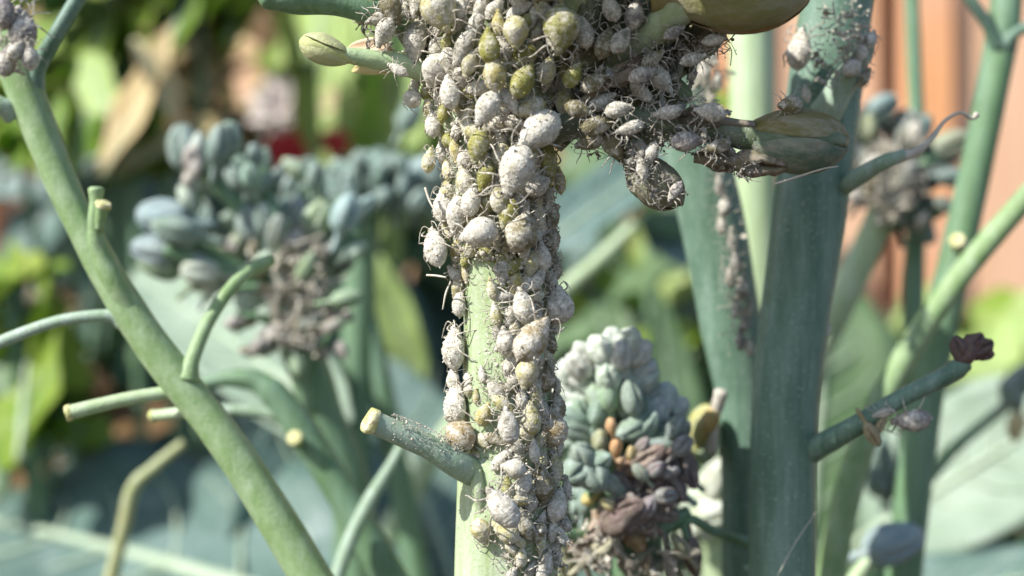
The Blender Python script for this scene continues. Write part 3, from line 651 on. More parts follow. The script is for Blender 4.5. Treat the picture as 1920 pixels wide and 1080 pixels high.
# --- the stalks on the right
TEAL = [(1580, -70, 11.5, 68), (1565, 40, 11.5, 67), (1552, 130, 11.5, 68), (1537, 250, 11.5, 68), (1518, 400, 11.5, 68), (1490, 600, 11.5, 64), (1470, 800, 11.5, 61), (1466, 1110, 11.5, 62)]
teal = stalk('thickest teal stalk carrying a twig with a dried purple flower', TEAL, 'stem_teal', 0.03, 40, 4)
shoot(teal, [(1545, 215, 11.15, 30), (1580, 160, 11.02, 26), (1612, 110, 10.98, 20), (1632, 70, 10.95, 13)], 'shoot', lump=0.1)
shoot(teal, [(1555, 365, 11.5, 20), (1600, 338, 11.2, 17), (1650, 308, 11.0, 15), (1695, 290, 10.95, 12)], 'shoot', lump=0.05)
shoot(teal, [(1680, 297, 10.96, 11), (1715, 286, 10.93, 9), (1745, 262, 10.9, 5), (1770, 228, 10.9, 3.5), (1800, 211, 10.9, 3), (1822, 222, 10.9, 3.5), (1832, 214, 10.9, 6)], 'dry', 'dried_thread', sides=10)
tws = shoot(teal, [(1495, 862, 11.5, 24), (1532, 838, 11.3, 23), (1600, 801, 11.0, 20), (1680, 752, 10.9, 17), (1750, 716, 10.85, 17), (1790, 694, 10.83, 19), (1812, 680, 10.8, 15)], 'stem_teal', lump=0.05)
for px, py, Lp, an in ((1812, 658, 72, 70), (1836, 652, 72, 22), (1798, 652, 58, 115), (1825, 645, 66, 48), (1845, 662, 50, -10)):
    bud(teal, px, py, 10.8, Lp * 0.78, an, 'husk', jit((0.10, 0.05, 0.055)), 0.1, None, 1.3, 'shrivelled dark purple bud')
for px, py, Lp, an in ((1636, 815, 52, -60), (1650, 800, 40, -120)):
    bud(teal, px, py, 10.85, Lp, an, 'wither', (0.34, 0.28, 0.14), 0.1)
second = stalk('slimmer teal stalk with a line of grey aphids down its edge', [(1248, 60, 12.6, 60), (1278, 180, 12.6, 61), (1312, 320, 12.6, 61), (1340, 440, 12.6, 60), (1368, 600, 12.6, 57), (1395, 800, 12.6, 46), (1402, 1110, 12.6, 48)], 'stem_teal', 0.03, 32, 12)
shoot(second, [(1335, 850, 12.2, 10), (1340, 790, 12.1, 9), (1352, 735, 12.0, 13)], 'dry', lump=0.2)
shoot(second, [(1425, 1022, 12.2, 14), (1380, 1010, 12, 10), (1335, 994, 11.8, 9), (1298, 974, 11.7, 9), (1284, 985, 11.7, 8), (1290, 1010, 11.7, 8)], 'stem_dark', lump=0.03)
bud(second, 1300, 1045, 11.7, 80, -80, 'wither', (0.13, 0.07, 0.065), 0)
shoot(second, [(1284, 985, 11.7, 7), (1230, 992, 11.8, 7), (1190, 1000, 11.8, 6)], 'stem_dark', lump=0.03)
pale = stalk('pale sunlit stalk standing between the two teal ones', [(1408, -60, 15.5, 42), (1408, 100, 15.5, 42), (1410, 300, 15.5, 42), (1420, 600, 15.5, 42), (1430, 1110, 15.5, 44)], 'stem_pale', 0.03, 28, 14)
thinr = stalk('thin straight green stalk in front of the fence', [(1708, -60, 17, 13), (1714, 120, 17, 14), (1720, 300, 17, 15), (1712, 600, 17, 20), (1700, 1110, 17, 28)], 'stem_dark', 0.03, 20, 15)
far = stalk('forked dark green stalk against the pink fence boards', [(1893, -60, 14.5, 28), (1880, 60, 14.5, 30), (1848, 230, 14.5, 29), (1805, 430, 14.5, 30), (1765, 600, 14.5, 32), (1728, 800, 14.5, 32), (1690, 1110, 14.5, 34)], 'stem_dark', 0.04, 24, 16)
shoot(far, [(1873, 90, 14.4, 16), (1850, 45, 14.3, 11), (1815, -10, 14.2, 11), (1790, -60, 14.2, 10)], 'stem_teal')
shoot(far, [(1880, 90, 14.4, 16), (1905, 62, 14.3, 11), (1950, 40, 14.2, 11)], 'stem_teal')
shoot(far, [(1800, 465, 14.2, 16), (1795, 452, 14.1, 13)], 'stem_pale', cut=True)
diag = stalk('long green stalk slanting across the lower corner', [(1990, 300, 13.5, 20), (1925, 370, 13.5, 21), (1830, 480, 13.5, 22), (1755, 580, 13.5, 22), (1685, 690, 13.5, 23), (1625, 810, 13.5, 25), (1580, 960, 13.5, 26), (1552, 1110, 13.5, 28)], 'stem_left', 0.04, 24, 17)
bluebud = stalk('short curved stalk ending in a plump blue bud', [(1650, 1040, 14, 13), (1620, 1062, 14, 14), (1590, 1110, 14, 16)], 'stem_pale', 0.03, 16, 19)
bud(bluebud, 1675, 1018, 14, 120, 22, 'waxy', (0.24, 0.32, 0.35), 0.1, 0.3, 1.1)

# ------------------------------------------------------------------ flower heads
def head(label, stem_pts, mat, group='broccoli bud heads'):
    p, r = pxpath(stem_pts); e = p[-1]
    p.append(Vector((e.x, e.y + 1, e.z - 8))); r.append(r[-1] * 1.2); p.append(Vector((e.x, e.y + 1.5, GZ - 0.5))); r.append(r[-1] * 1.5)
    o = thing('broccoli_floret', label, 'flower head', (e.x, e.y + 1.5, GZ), group)
    part('stem', T(p, r, 22, 8, lump=0.06, seed=5), M[mat], o); return o
def twig(o, pts, mat='stem_dark'): p, r = pxpath(pts); part('branchlet', T(p, r, 12, 6, lump=0.1, seed=9), M[mat], o)
# left head
lh = head('loose blue-green bud head with purplish aphids around its middle', [(520, 420, 15.2, 22), (535, 520, 15.2, 34), (560, 640, 15.2, 40), (600, 760, 15.3, 38), (680, 1110, 15.5, 40)], 'stem_dark')
for pts in ([(530, 560, 15.2, 24), (420, 490, 15, 18), (330, 430, 14.8, 13)], [(530, 540, 15.2, 24), (400, 500, 14.8, 16), (310, 470, 14.6, 12)], [(525, 470, 15.2, 22), (430, 370, 15.2, 16), (375, 310, 15.2, 12)],
            [(525, 450, 15.3, 22), (500, 360, 15.4, 16), (490, 320, 15.4, 12)], [(530, 500, 15.3, 22), (590, 420, 15.2, 18), (640, 380, 15.2, 14)], [(550, 560, 15.2, 20), (640, 480, 15.2, 16), (680, 420, 15.4, 12)], [(560, 600, 15.1, 18), (620, 560, 14.9, 14), (650, 600, 14.8, 10)]):
    twig(lh, pts)
LB = [(345, 275, 100, 97, BLUE), (372, 285, 90, 85, PALE), (410, 270, 90, 78, BLUE), (428, 262, 85, 72, BLUE), (305, 408, 115, 172, (.24, .33, .36)), (330, 432, 110, 165, BLUE), (290, 470, 110, 172, (.24, .33, .36)), (300, 492, 100, 160, GREEN),
      (375, 510, 85, 170, PALE), (405, 525, 75, 60, PALE), (350, 370, 60, 120, PALE), (470, 420, 85, 115, (.25, .31, .30)), (495, 410, 85, 95, BLUE), (520, 430, 80, 70, (.24, .28, .24)), (600, 405, 100, 62, (.32, .43, .25)), (560, 400, 80, 90, (.33, .36, .38)),
      (650, 400, 90, 70, (.26, .36, .40)), (680, 390, 80, 40, (.26, .36, .40)), (505, 485, 70, 25, PALE), (530, 480, 75, 20, (.36, .46, .30)), (545, 620, 62, 50, (.60, .52, .18)), (470, 330, 60, 100, (.24, .38, .28)), (495, 300, 60, 80, (.24, .38, .28)), (455, 310, 55, 130, (.24, .38, .28)),
      (520, 330, 60, 60, BLUE), (440, 330, 60, 120, BLUE), (478, 290, 52, 95, BLUE), (610, 470, 70, 40, GREY), (640, 500, 70, 20, GREY), (590, 330, 60, 80, BLUE), (625, 610, 70, 30, (.36, .28, .25)), (650, 560, 70, 10, GREEN)]
for px, py, Lp, an, c in LB: bud(lh, px, py, 15 + rng.uniform(-0.6, 0.5), Lp * 0.88, an, 'waxy', jit(c, 0.12), rng.uniform(-0.2, 0.5), None, 1.1)
for k in range(30):
    a = rng.uniform(0, 360); bud(lh, 490 + 120 * rng.uniform(-1, 1), 430 + 130 * rng.uniform(-1, 0.8), 15.6 + rng.uniform(-0.4, 0.6), rng.uniform(50, 75), rng.uniform(30, 150), 'waxy', jit(rng.choice((BLUE, GREEN, (.2, .27, .2), (.38, .44, .28)))), rng.uniform(-0.3, 0.5), None, 1.1)
for px, py, Lp, an, c in ((470, 560, 66, 200, PALE), (455, 600, 60, 230, GREEN), (500, 640, 62, 250, GREY), (610, 545, 66, 20, (.30, .36, .24)), (640, 590, 60, 340, GREY), (600, 650, 58, 300, (.34, .27, .24)), (560, 680, 60, 280, GREEN), (440, 535, 62, 175, (.40, .46, .36)),
        (520, 520, 60, 130, BLUE), (575, 500, 64, 60, GREEN), (545, 560, 56, 100, GREY), (490, 500, 56, 45, (.48, .52, .22)), (585, 600, 56, 40, BLUE), (525, 600, 54, 150, GREY), (665, 470, 60, 30, PALE), (560, 455, 60, 85, GREY)):
    bud(lh, px, py, 14.75 + rng.uniform(-.2, .3), Lp, an, 'waxy', jit(c, 0.1), rng.uniform(0, 0.6), None, 1.05)
for pts in ([(560, 640, 15.1, 12), (500, 600, 14.8, 9), (460, 590, 14.7, 6)], [(555, 600, 15.1, 12), (600, 560, 14.8, 9), (635, 545, 14.7, 6)], [(560, 680, 15.1, 12), (600, 650, 14.8, 9), (640, 600, 14.7, 6)], [(540, 560, 15.1, 12), (490, 540, 14.8, 9), (440, 540, 14.7, 6)]): twig(lh, pts)
# rear dense head
rh = head('tight row of small blue-green buds behind the loose bud head', [(690, 340, 19, 24), (680, 430, 19, 30), (670, 640, 19, 30), (660, 1110, 19, 34)], 'stem_dark')
for pts in ([(685, 400, 19, 20), (610, 350, 19, 14), (570, 330, 19, 10)], [(688, 380, 19, 20), (740, 340, 19, 14), (790, 330, 19, 10)], [(688, 380, 19, 20), (690, 320, 19, 14)]): twig(rh, pts)
for k in range(110):
    px = rng.uniform(545, 825); top = 300 + 0.0009 * (px - 690) ** 2 * 1.4
    bud(rh, px, top + rng.uniform(0, 1) ** 1.3 * 75, 19 + rng.uniform(-0.9, 0.7), rng.uniform(38, 56), rng.uniform(30, 150), 'waxy', jit((0.18, 0.27, 0.235)), rng.uniform(0, 0.8), None, 1.15)
bud(rh, 800, 318, 18.6, 100, 30, 'waxy', (.26, .36, .38), 0.1, None, 1.1); bud(rh, 770, 215, 20, 70, 60, 'waxy', BLUE, 0.1)

# powdery head right of the stalk
ph = head('powdery pale bud head with orange buds and withered purple flowers', [(1165, 740, 12, 30), (1170, 850, 12.1, 42), (1180, 950, 12.1, 44), (1195, 1110, 12.2, 46)], 'stem_dark')
for pts in ([(1175, 900, 12.1, 26), (1120, 850, 11.9, 20), (1090, 830, 11.8, 14)], [(1175, 880, 12.1, 26), (1220, 810, 11.9, 20), (1250, 780, 11.8, 14)], [(1180, 940, 12, 26), (1240, 910, 11.7, 18), (1270, 880, 11.6, 12)], [(1180, 960, 12, 26), (1120, 940, 11.6, 18), (1100, 930, 11.5, 12)],
            [(1185, 1010, 12, 26), (1240, 985, 11.7, 18), (1290, 960, 11.7, 12)], [(1185, 1030, 12, 24), (1110, 1010, 11.6, 16), (1060, 1000, 11.4, 10)]): twig(ph, pts)
PWD, BG = (.50, .55, .49), (.21, .29, .235)
PB = [(1080, 750, 70, 150, 'powder', PWD), (1185, 745, 72, 100, 'waxy', BG), (1170, 765, 66, 130, 'waxy', BG), (1205, 775, 72, 75, 'waxy', BG), (1190, 802, 84, 205, 'waxy', BG), (1215, 800, 72, 60, 'waxy', (.18, .27, .24)), (1245, 745, 66, 70, 'powder', (.40, .50, .52)), (1230, 768, 66, 50, 'powder', (.34, .43, .45)), (1268, 765, 60, 40, 'powder', (.40, .50, .50)),
      (1140, 735, 80, 95, 'waxy', (.30, .42, .26)), (1160, 735, 76, 80, 'waxy', (.30, .42, .26)), (1122, 740, 74, 115, 'waxy', (.32, .43, .30)), (1150, 640, 60, 100, 'powder', PWD), (1180, 640, 60, 70, 'powder', PWD), (1125, 655, 62, 120, 'powder', PWD), (1165, 665, 62, 85, 'powder', PWD), (1198, 662, 62, 50, 'powder', PWD), (1205, 690, 60, 20, 'powder', (.42, .52, .50)),
      (1135, 680, 62, 110, 'powder', PWD), (1105, 690, 62, 140, 'powder', PWD), (1085, 715, 62, 150, 'powder', PWD), (1170, 695, 64, 70, 'powder', (.40, .52, .44)), (1140, 705, 62, 100, 'powder', (.42, .54, .44)), (1190, 715, 62, 40, 'powder', (.40, .50, .46)), (1110, 720, 60, 130, 'powder', PWD), (1068, 700, 70, 140, 'powder', PWD), (1062, 740, 72, 160, 'powder', PWD), (1075, 770, 70, 170, 'powder', (.40, .50, .46)), (1085, 685, 66, 130, 'powder', PWD), (1095, 665, 60, 120, 'powder', PWD), (1210, 710, 60, 30, 'powder', (.40, .50, .50)), (1215, 735, 60, 40, 'waxy', BG),
      (1255, 815, 100, 40, 'waxy', (.10, .15, .12)), (1240, 835, 90, 20, 'waxy', (.09, .13, .11)), (1120, 770, 60, 80, 'waxy', BG), (1135, 785, 55, 60, 'waxy', (.36, .44, .32)), (1085, 810, 90, 160, 'waxy', BG), (1075, 790, 80, 150, 'waxy', (.20, .30, .26)), (1090, 775, 70, 110, 'waxy', BG), (1125, 825, 44, 90, 'waxy', (.36, .38, .2)),
      (1146, 800, 38, 100, 'smooth', (.66, .40, .20)), (1155, 838, 40, 80, 'smooth', (.64, .34, .15)), (1160, 868, 30, 60, 'smooth', (.50, .29, .18)), (1110, 933, 48, 200, 'smooth', (.66, .52, .18)),
      (1185, 870, 60, 45, 'wither', (.38, .22, .16)), (1215, 858, 80, 35, 'wither', (.27, .19, .16)), (1245, 845, 70, 30, 'wither', (.22, .15, .14)), (1275, 860, 95, -80, 'wither', (.15, .11, .12)), (1290, 880, 80, -70, 'wither', (.16, .12, .13)), (1265, 905, 85, -60, 'wither', (.17, .12, .13)),
      (1195, 900, 75, 70, 'wither', (.18, .13, .14)), (1215, 920, 80, 50, 'wither', (.18, .12, .13)), (1165, 905, 55, 120, 'wither', (.15, .14, .15)), (1170, 965, 105, 38, 'wither', (.13, .085, .09)), (1195, 975, 95, 20, 'wither', (.15, .10, .105)), (1140, 968, 62, 160, 'wither', (.46, .30, .22)), (1220, 985, 80, 0, 'wither', (.26, .19, .17)),
      (1240, 960, 70, -20, 'wither', (.24, .18, .17)), (1250, 940, 65, 20, 'wither', (.22, .16, .16)), (1120, 990, 65, 220, 'wither', (.48, .36, .27)), (1125, 1035, 85, -85, 'wither', (.45, .34, .22)), (1190, 1010, 60, -50, 'wither', (.34, .20, .08)), (1090, 1020, 60, 200, 'wither', (.36, .27, .20)),
      (1320, 795, 80, 75, 'waxy', (.46, .44, .14)), (1330, 790, 60, 70, 'smooth', (.60, .42, .14)), (1325, 830, 90, 250, 'waxy', (.30, .38, .16))]
for px, py, Lp, an, kd, c in PB:
    d = 11.55 + abs(px - 1170) * 0.0018 + rng.uniform(-0.12, 0.15) + (0.5 if px > 1310 else 0) - (0.22 if kd == 'smooth' else 0) - (0.15 if kd == 'wither' and py < 980 else 0)
    bud(ph, px, py, d, Lp, an, kd, jit(c, 0.1), rng.uniform(0.1, 0.7), None, 1.12 if kd != 'wither' else 1.25)
for px, py, Lp, an, c in ((1205, 835, 44, 60, (.24, .17, .19)), (1185, 850, 40, 100, (.62, .44, .16)), (1230, 880, 46, 40, (.20, .15, .17)), (1200, 885, 42, 130, (.26, .30, .22)), (1160, 925, 44, 80, (.22, .26, .22)), (1255, 885, 46, 20, (.22, .17, .19)), (1215, 950, 44, 60, (.24, .18, .19)),
        (1145, 905, 42, 120, (.25, .31, .25)), (1175, 935, 40, 30, (.30, .20, .18)), (1250, 930, 44, 10, (.19, .15, .16)), (1130, 860, 38, 100, (.40, .38, .2)), (1280, 835, 46, 50, (.19, .16, .18)), (1140, 945, 36, 150, (.6, .5, .2)), (1270, 800, 48, 60, (.16, .2, .18))):
    bud(ph, px, py, 11.3 + rng.uniform(-.06, .1), Lp, an, 'waxy', jit(c, 0.1), rng.uniform(0.2, 0.8), None, 1.2)
# round lobed bud facing the camera
for k in range(4):
    a = k * 1.57 + 0.5; bud(ph, 1103 + 20 * math.cos(a), 874 - 17 * math.sin(a), 11.25, 78, math.degrees(a), 'waxy', jit(BG, 0.08), 0.75, None, 1.25)
for k in range(22):
    bud(ph, 1165 + 130 * rng.uniform(-1, 1), rng.uniform(1000, 1110), 11.7 + rng.uniform(-0.3, 0.5), rng.uniform(45, 80), rng.uniform(0, 360), 'wither', jit(rng.choice([(.40, .31, .24), (.28, .23, .18), (.44, .40, .30), (.24, .27, .16)])), rng.uniform(0, 0.6))
for k in range(34):
    bud(ph, rng.uniform(1070, 1280), rng.uniform(760, 960), 11.95 + rng.uniform(0, 0.3), rng.uniform(60, 85), rng.uniform(30, 150), 'waxy', jit(BG), rng.uniform(0, 0.5))
# pale green head behind
gh = head('pale green bud cluster peeking out beside the slimmer teal stalk', [(1330, 930, 14.5, 26), (1335, 1000, 14.5, 32), (1345, 1110, 14.6, 34)], 'stem_pale')
for px, py, Lp, an in ((1340, 920, 110, 60), (1310, 940, 100, 120), (1350, 900, 95, 80), (1320, 965, 100, 170), (1290, 950, 80, 150), (1345, 960, 100, 20), (1365, 930, 90, 40), (1315, 985, 90, 200)):
    bud(gh, px, py, 14.2 + rng.uniform(-0.2, 0.3), Lp, an, 'powder', jit((.44, .52, .36)), rng.uniform(0, 0.5))
# blurred head far right
fh = head('grey-green bud head in front of the fence, mottled with aphids', [(1680, 330, 16.5, 24), (1640, 430, 16.5, 27), (1580, 560, 16.6, 30), (1500, 740, 16.8, 30), (1440, 1110, 17, 32)], 'stem_pale')
for pts in ([(1675, 380, 16.5, 20), (1625, 280, 16.5, 14), (1610, 220, 16.4, 10)], [(1675, 370, 16.4, 20), (1740, 300, 16.3, 14), (1780, 275, 16.3, 10)], [(1670, 390, 16.4, 20), (1740, 400, 16.3, 14), (1775, 390, 16.3, 9)], [(1665, 420, 16.5, 18), (1700, 400, 16.3, 14), (1730, 430, 16.2, 10)]): twig(fh, pts)
for px, py, Lp, an, c in ((1640, 215, 75, 40, (.12, .18, .19)), (1625, 235, 65, 90, (.32, .33, .16)), (1605, 250, 70, 110, BLUE), (1655, 200, 65, 30, (.13, .19, .2)), (1700, 245, 85, 90, GREY), (1725, 245, 70, 60, BLUE), (1780, 270, 85, 25, (.30, .33, .2)), (1760, 290, 85, 200, GREY), (1745, 330, 70, 220, (.12, .15, .12)), (1785, 332, 60, -5, (.12, .18, .17)),
      (1770, 385, 50, -20, (.05, .06, .04)), (1730, 430, 70, -60, BLUE), (1735, 400, 70, -90, (.16, .22, .16)), (1690, 330, 80, 60, GREY), (1665, 360, 80, 120, GREY), (1700, 380, 80, -40, (.14, .19, .13)), (1665, 410, 70, -90, (.1, .12, .09)), (1640, 330, 70, 140, GREY), (1650, 290, 70, 100, GREY), (1720, 300, 70, 80, GREY), (1615, 300, 70, 110, GREY), (1590, 220, 60, 120, (.2, .15, .15))):
    bud(fh, px, py, 16.3 + rng.uniform(-0.3, 0.3), Lp, an, 'waxy', jit(c, 0.1), rng.uniform(0, 0.5), None, 1.15)
for k in range(18): bud(fh, 1680 + rng.gauss(0, 38), 330 + rng.gauss(0, 50), 16.5 + rng.uniform(-0.3, 0.3), rng.uniform(45, 65), rng.uniform(0, 180), 'waxy', jit(GREY), rng.uniform(0, 0.5), None, 1.15)
# far right lower bud twig
eh = stalk('thin bent twig with dark buds over the wide pale leaf', [(1990, 660, 18, 10), (1910, 740, 18, 10), (1850, 790, 18, 10), (1780, 850, 18, 12), (1700, 960, 18, 14), (1640, 1110, 18, 18)], 'stem_dark', 0.04, 14, 20)
for px, py, Lp, an, c in ((1910, 715, 80, 60, (.12, .17, .15)), (1895, 740, 70, 120, (.16, .22, .18)), (1905, 800, 55, 250, (.6, .45, .16)), (1720, 930, 50, 250, (.6, .45, .16)), (1660, 870, 75, 90, BLUE), (1640, 900, 75, 120, BLUE), (1690, 900, 70, 60, (.10, .14, .14)), (1650, 840, 70, 90, (.2, .3, .26))):
    bud(eh, px, py, 17.8, Lp, an, 'waxy', c, 0.2)

# ------------------------------------------------------------------ aphids
def aphid_body(seed, slim=1.0, seg=0.25, grains=260, high=0.8):
    r = random.Random(seed); mb = MB(); ns, na = 30, 26
    so = Vector((seed * 3.1, 0, 0)); ring = []
    def prof(u):
        b = math.sin(math.pi * min(1, u ** 0.82)) ** 0.62 if u < 1 else 0
        hd = 0.30 * math.exp(-((u - 0.93) / 0.06) ** 2)
        w = 0.33 * slim * b * (1 - 0.30 * max(0, (u - 0.45) / 0.55) ** 1.1)
        w *= 1 - 0.16 * math.exp(-((u - 0.86) / 0.035) ** 2)                # neck
        return max(0.012, w + 0.35 * 0.13 * hd)
    def pt(u, a):
        w = prof(u); dz = math.sin(a); zz = w * (high * 1.25 if dz > 0 else 0.55) * dz
        sg = 1 + seg * 0.07 * math.sin(u * 2 * math.pi * 9) * (1 if 0.1 < u < 0.88 else 0) * (0.4 + 0.6 * max(0, dz))
        p = Vector((u - 0.5, w * math.cos(a) * sg, 0.19 + zz * sg))
        q = p * 6 + so
        nrm = Vector((0, math.cos(a), math.sin(a)))
        return p + nrm * (0.015 * noise.noise(q) + 0.012 * noise.noise(q * 2.3) + 0.009 * noise.noise(q * 4.5)), nrm
    for i in range(ns + 1):
        u = i / ns; u = 0.5 - 0.5 * math.cos(math.pi * u) if True else u
        for k in range(na): mb.v.append(pt(u, 6.2832 * k / na)[0])
    for i in range(ns):
        for k in range(na): k2 = (k + 1) % na; mb.f.append((i * na + k, (i + 1) * na + k, (i + 1) * na + k2, i * na + k2))
    mb.f.append(tuple(range(na))); mb.f.append(tuple(ns * na + k for k in range(na - 1, -1, -1)))
    # short tail and the two cornicles
    tube(mb, [Vector((-0.47, 0, 0.2)), Vector((-0.545, 0, 0.22))], [0.045, 0.015], 8, 3)
    for sg in (-1, 1): tube(mb, [Vector((-0.27, 0.15 * slim * sg, 0.36 * high / 0.8)), Vector((-0.33, 0.19 * slim * sg, 0.42 * high / 0.8))], [0.022, 0.018], 7, 3)
    # wax grains sitting on the back
    V, F = ico()
    for g in range(grains):
        p, nn = pt(r.uniform(0.04, 0.93), r.uniform(-0.5, 3.64)); s = r.uniform(0.007, 0.020)
        ocv = [(1, 0, 0), (-1, 0, 0), (0, 1, 0), (0, -1, 0), (0, 0, 1), (0, 0, -1)]
        ocf = [(0, 2, 4), (2, 1, 4), (1, 3, 4), (3, 0, 4), (2, 0, 5), (1, 2, 5), (3, 1, 5), (0, 3, 5)]
        o_ = Matrix.Rotation(r.uniform(0, 3), 3, rv(r)); mb.add([p + o_ @ Vector(v) * s for v in ocv], ocf)
    return mb.mesh('body', M['aphid'])
BODY = {'plump': [aphid_body(s, 0.9, 0.6, 240) for s in range(4)], 'slim': [aphid_body(10 + s, 0.70, 0.7, 180, 0.75) for s in range(3)],
        'seg': [aphid_body(20 + s, 0.86, 1.25, 90, 0.6) for s in range(2)], 'round': [aphid_body(30 + s, 1.14, 0.4, 200, 0.92) for s in range(2)]}
def leg_mesh(x, dx, reach, sg, v):
    j = random.Random(v * 7 + int(x * 50))
    pts = [Vector((x, 0.10 * sg, 0.12)), Vector((x + dx * 0.45, (0.22 + reach * 0.4) * sg, 0.26 + j.uniform(-.03, .05))), Vector((x + dx, (0.2 + reach * 0.85) * sg, 0.06)), Vector((x + dx * 1.15, (0.22 + reach) * sg, -0.02))]
    return T(pts, [0.023, 0.020, 0.014, 0.010], 6, 4).mesh('leg', M['leg'])
LEGS = [[leg_mesh(x, dx, rc, sg, v) for x, dx, rc in ((0.28, 0.28, 0.26), (0.16, 0.04 + 0.1 * v, 0.36), (0.06, -0.34, 0.34)) for sg in (-1, 1)] for v in range(2)]
EYE = MB().add([v * 0.028 for v in ico()[0]], ico()[1]).mesh('eye', flat_mat('aphid_eye', (0.02, 0.012, 0.01), (0.05, 0.02, 0.015), 0.25))
ANT = [T([Vector((0.44, 0.05 * sg, 0.2)), Vector((0.55, 0.14 * sg, 0.30)), Vector((0.45, 0.27 * sg, 0.33)), Vector((0.2, 0.36 * sg, 0.36))], [0.016, 0.013, 0.011, 0.007], 5, 4).mesh('antenna', M['leg']) for sg in (-1, 1)]
TONE = {'W': ((.42, .40, .28), .66), 'P': ((.48, .45, .20), .53), 'O': ((.30, .30, .07), .45), 'Y': ((.48, .42, .15), .49), 'G': ((.26, .25, .20), .60), 'K': ((.17, .15, .08), .47), 'B': ((.36, .27, .13), .53), 'V': ((.22, .20, .21), .50)}
AGROUP = 'cabbage aphids feeding on the broccoli'
def aphid(C, nrm, fwd, Ln, tone, style, label, legs=True, group=AGROUP, h=0.2):
    """C is the middle of the body"""
    nrm = nrm.normalized(); fwd = (fwd - nrm * fwd.dot(nrm))
    if fwd.length < 0.15: fwd = nrm.orthogonal()
    fwd.normalize(); y = nrm.cross(fwd)
    Mx = Matrix((fwd, y, nrm)).transposed().to_4x4(); Mx = Mx @ Matrix.Scale(Ln, 4); Mx.translation = C - nrm * h * Ln
    o = bpy.data.objects.new('aphid', None); COL.objects.link(o); o.matrix_basis = Mx; o.empty_display_size = 0.2
    tag(o, label, 'aphid', group)
    c, a = TONE[tone]; k = 1 + rng.uniform(-.15, .15)
    b = obj('body', rng.choice(BODY[style]), o); b.color = (c[0] * k, c[1] * k, c[2] * k, a + rng.uniform(-.04, .04))
    if legs:
        L_ = LEGS[rng.randrange(2)]
        for m in L_: obj('leg', m, o)
        for m in (ANT if Ln > 0.2 else ()): obj('antenna', m, o)
        if Ln > 0.24:
            for sg in (-1, 1): obj('eye', EYE, o, Matrix.Translation((0.43, 0.10 * sg, 0.23)))
    return o
def tab(py):
    for (y1, x1, r1), (y0, x0, r0) in zip(TAB, TAB[1:]):
        if y0 <= py <= y1: t = (py - y0) / (y1 - y0); return x0 + (x1 - x0) * t, r0 + (r1 - r0) * t
    return (TAB[0][1], TAB[0][2]) if py > TAB[0][0] else (TAB[-1][1], TAB[-1][2])
def surf(px, py):
    """distance and outward normal of the stalk (with its crowd ends) at a photo pixel"""
    xc, r = tab(py); u = (px - xc) / r
    if abs(u) < 0.92:
        c = math.sqrt(1 - u * u); return D0 - r * U(D0) * c, Vector((u, -c, 0))
    s = 1 if u > 0 else -1; ex = min(1.2, abs(u)) - 0.92
    return D0 - r * U(D0) * (0.39 - 0.9 * ex), Vector((s * 0.90, -0.44, 0.05))
def aph(px, py, Lpx, ang, tone, style, label, lift=0.0, legs=True, tilt=None, dd=0.0):
    xc, r_ = tab(py); px += (0.11 * Lpx if px < xc - 0.9 * r_ else -0.08 * Lpx if px > xc + 0.9 * r_ else 0)
    d, nv = surf(px, py); Ln = Lpx * U(9.75); a = R(ang)
    if lift > 0.3: nv = Vector((nv.x * 0.5, nv.y, nv.z)).normalized()
    d2 = d - (0.2 + lift) * Ln * max(0.15, -nv.y) - dd
    return aphid(P(px, py, d2), nv, Vector((math.cos(a), 0, math.sin(a))), Ln, tone, style, label, legs)
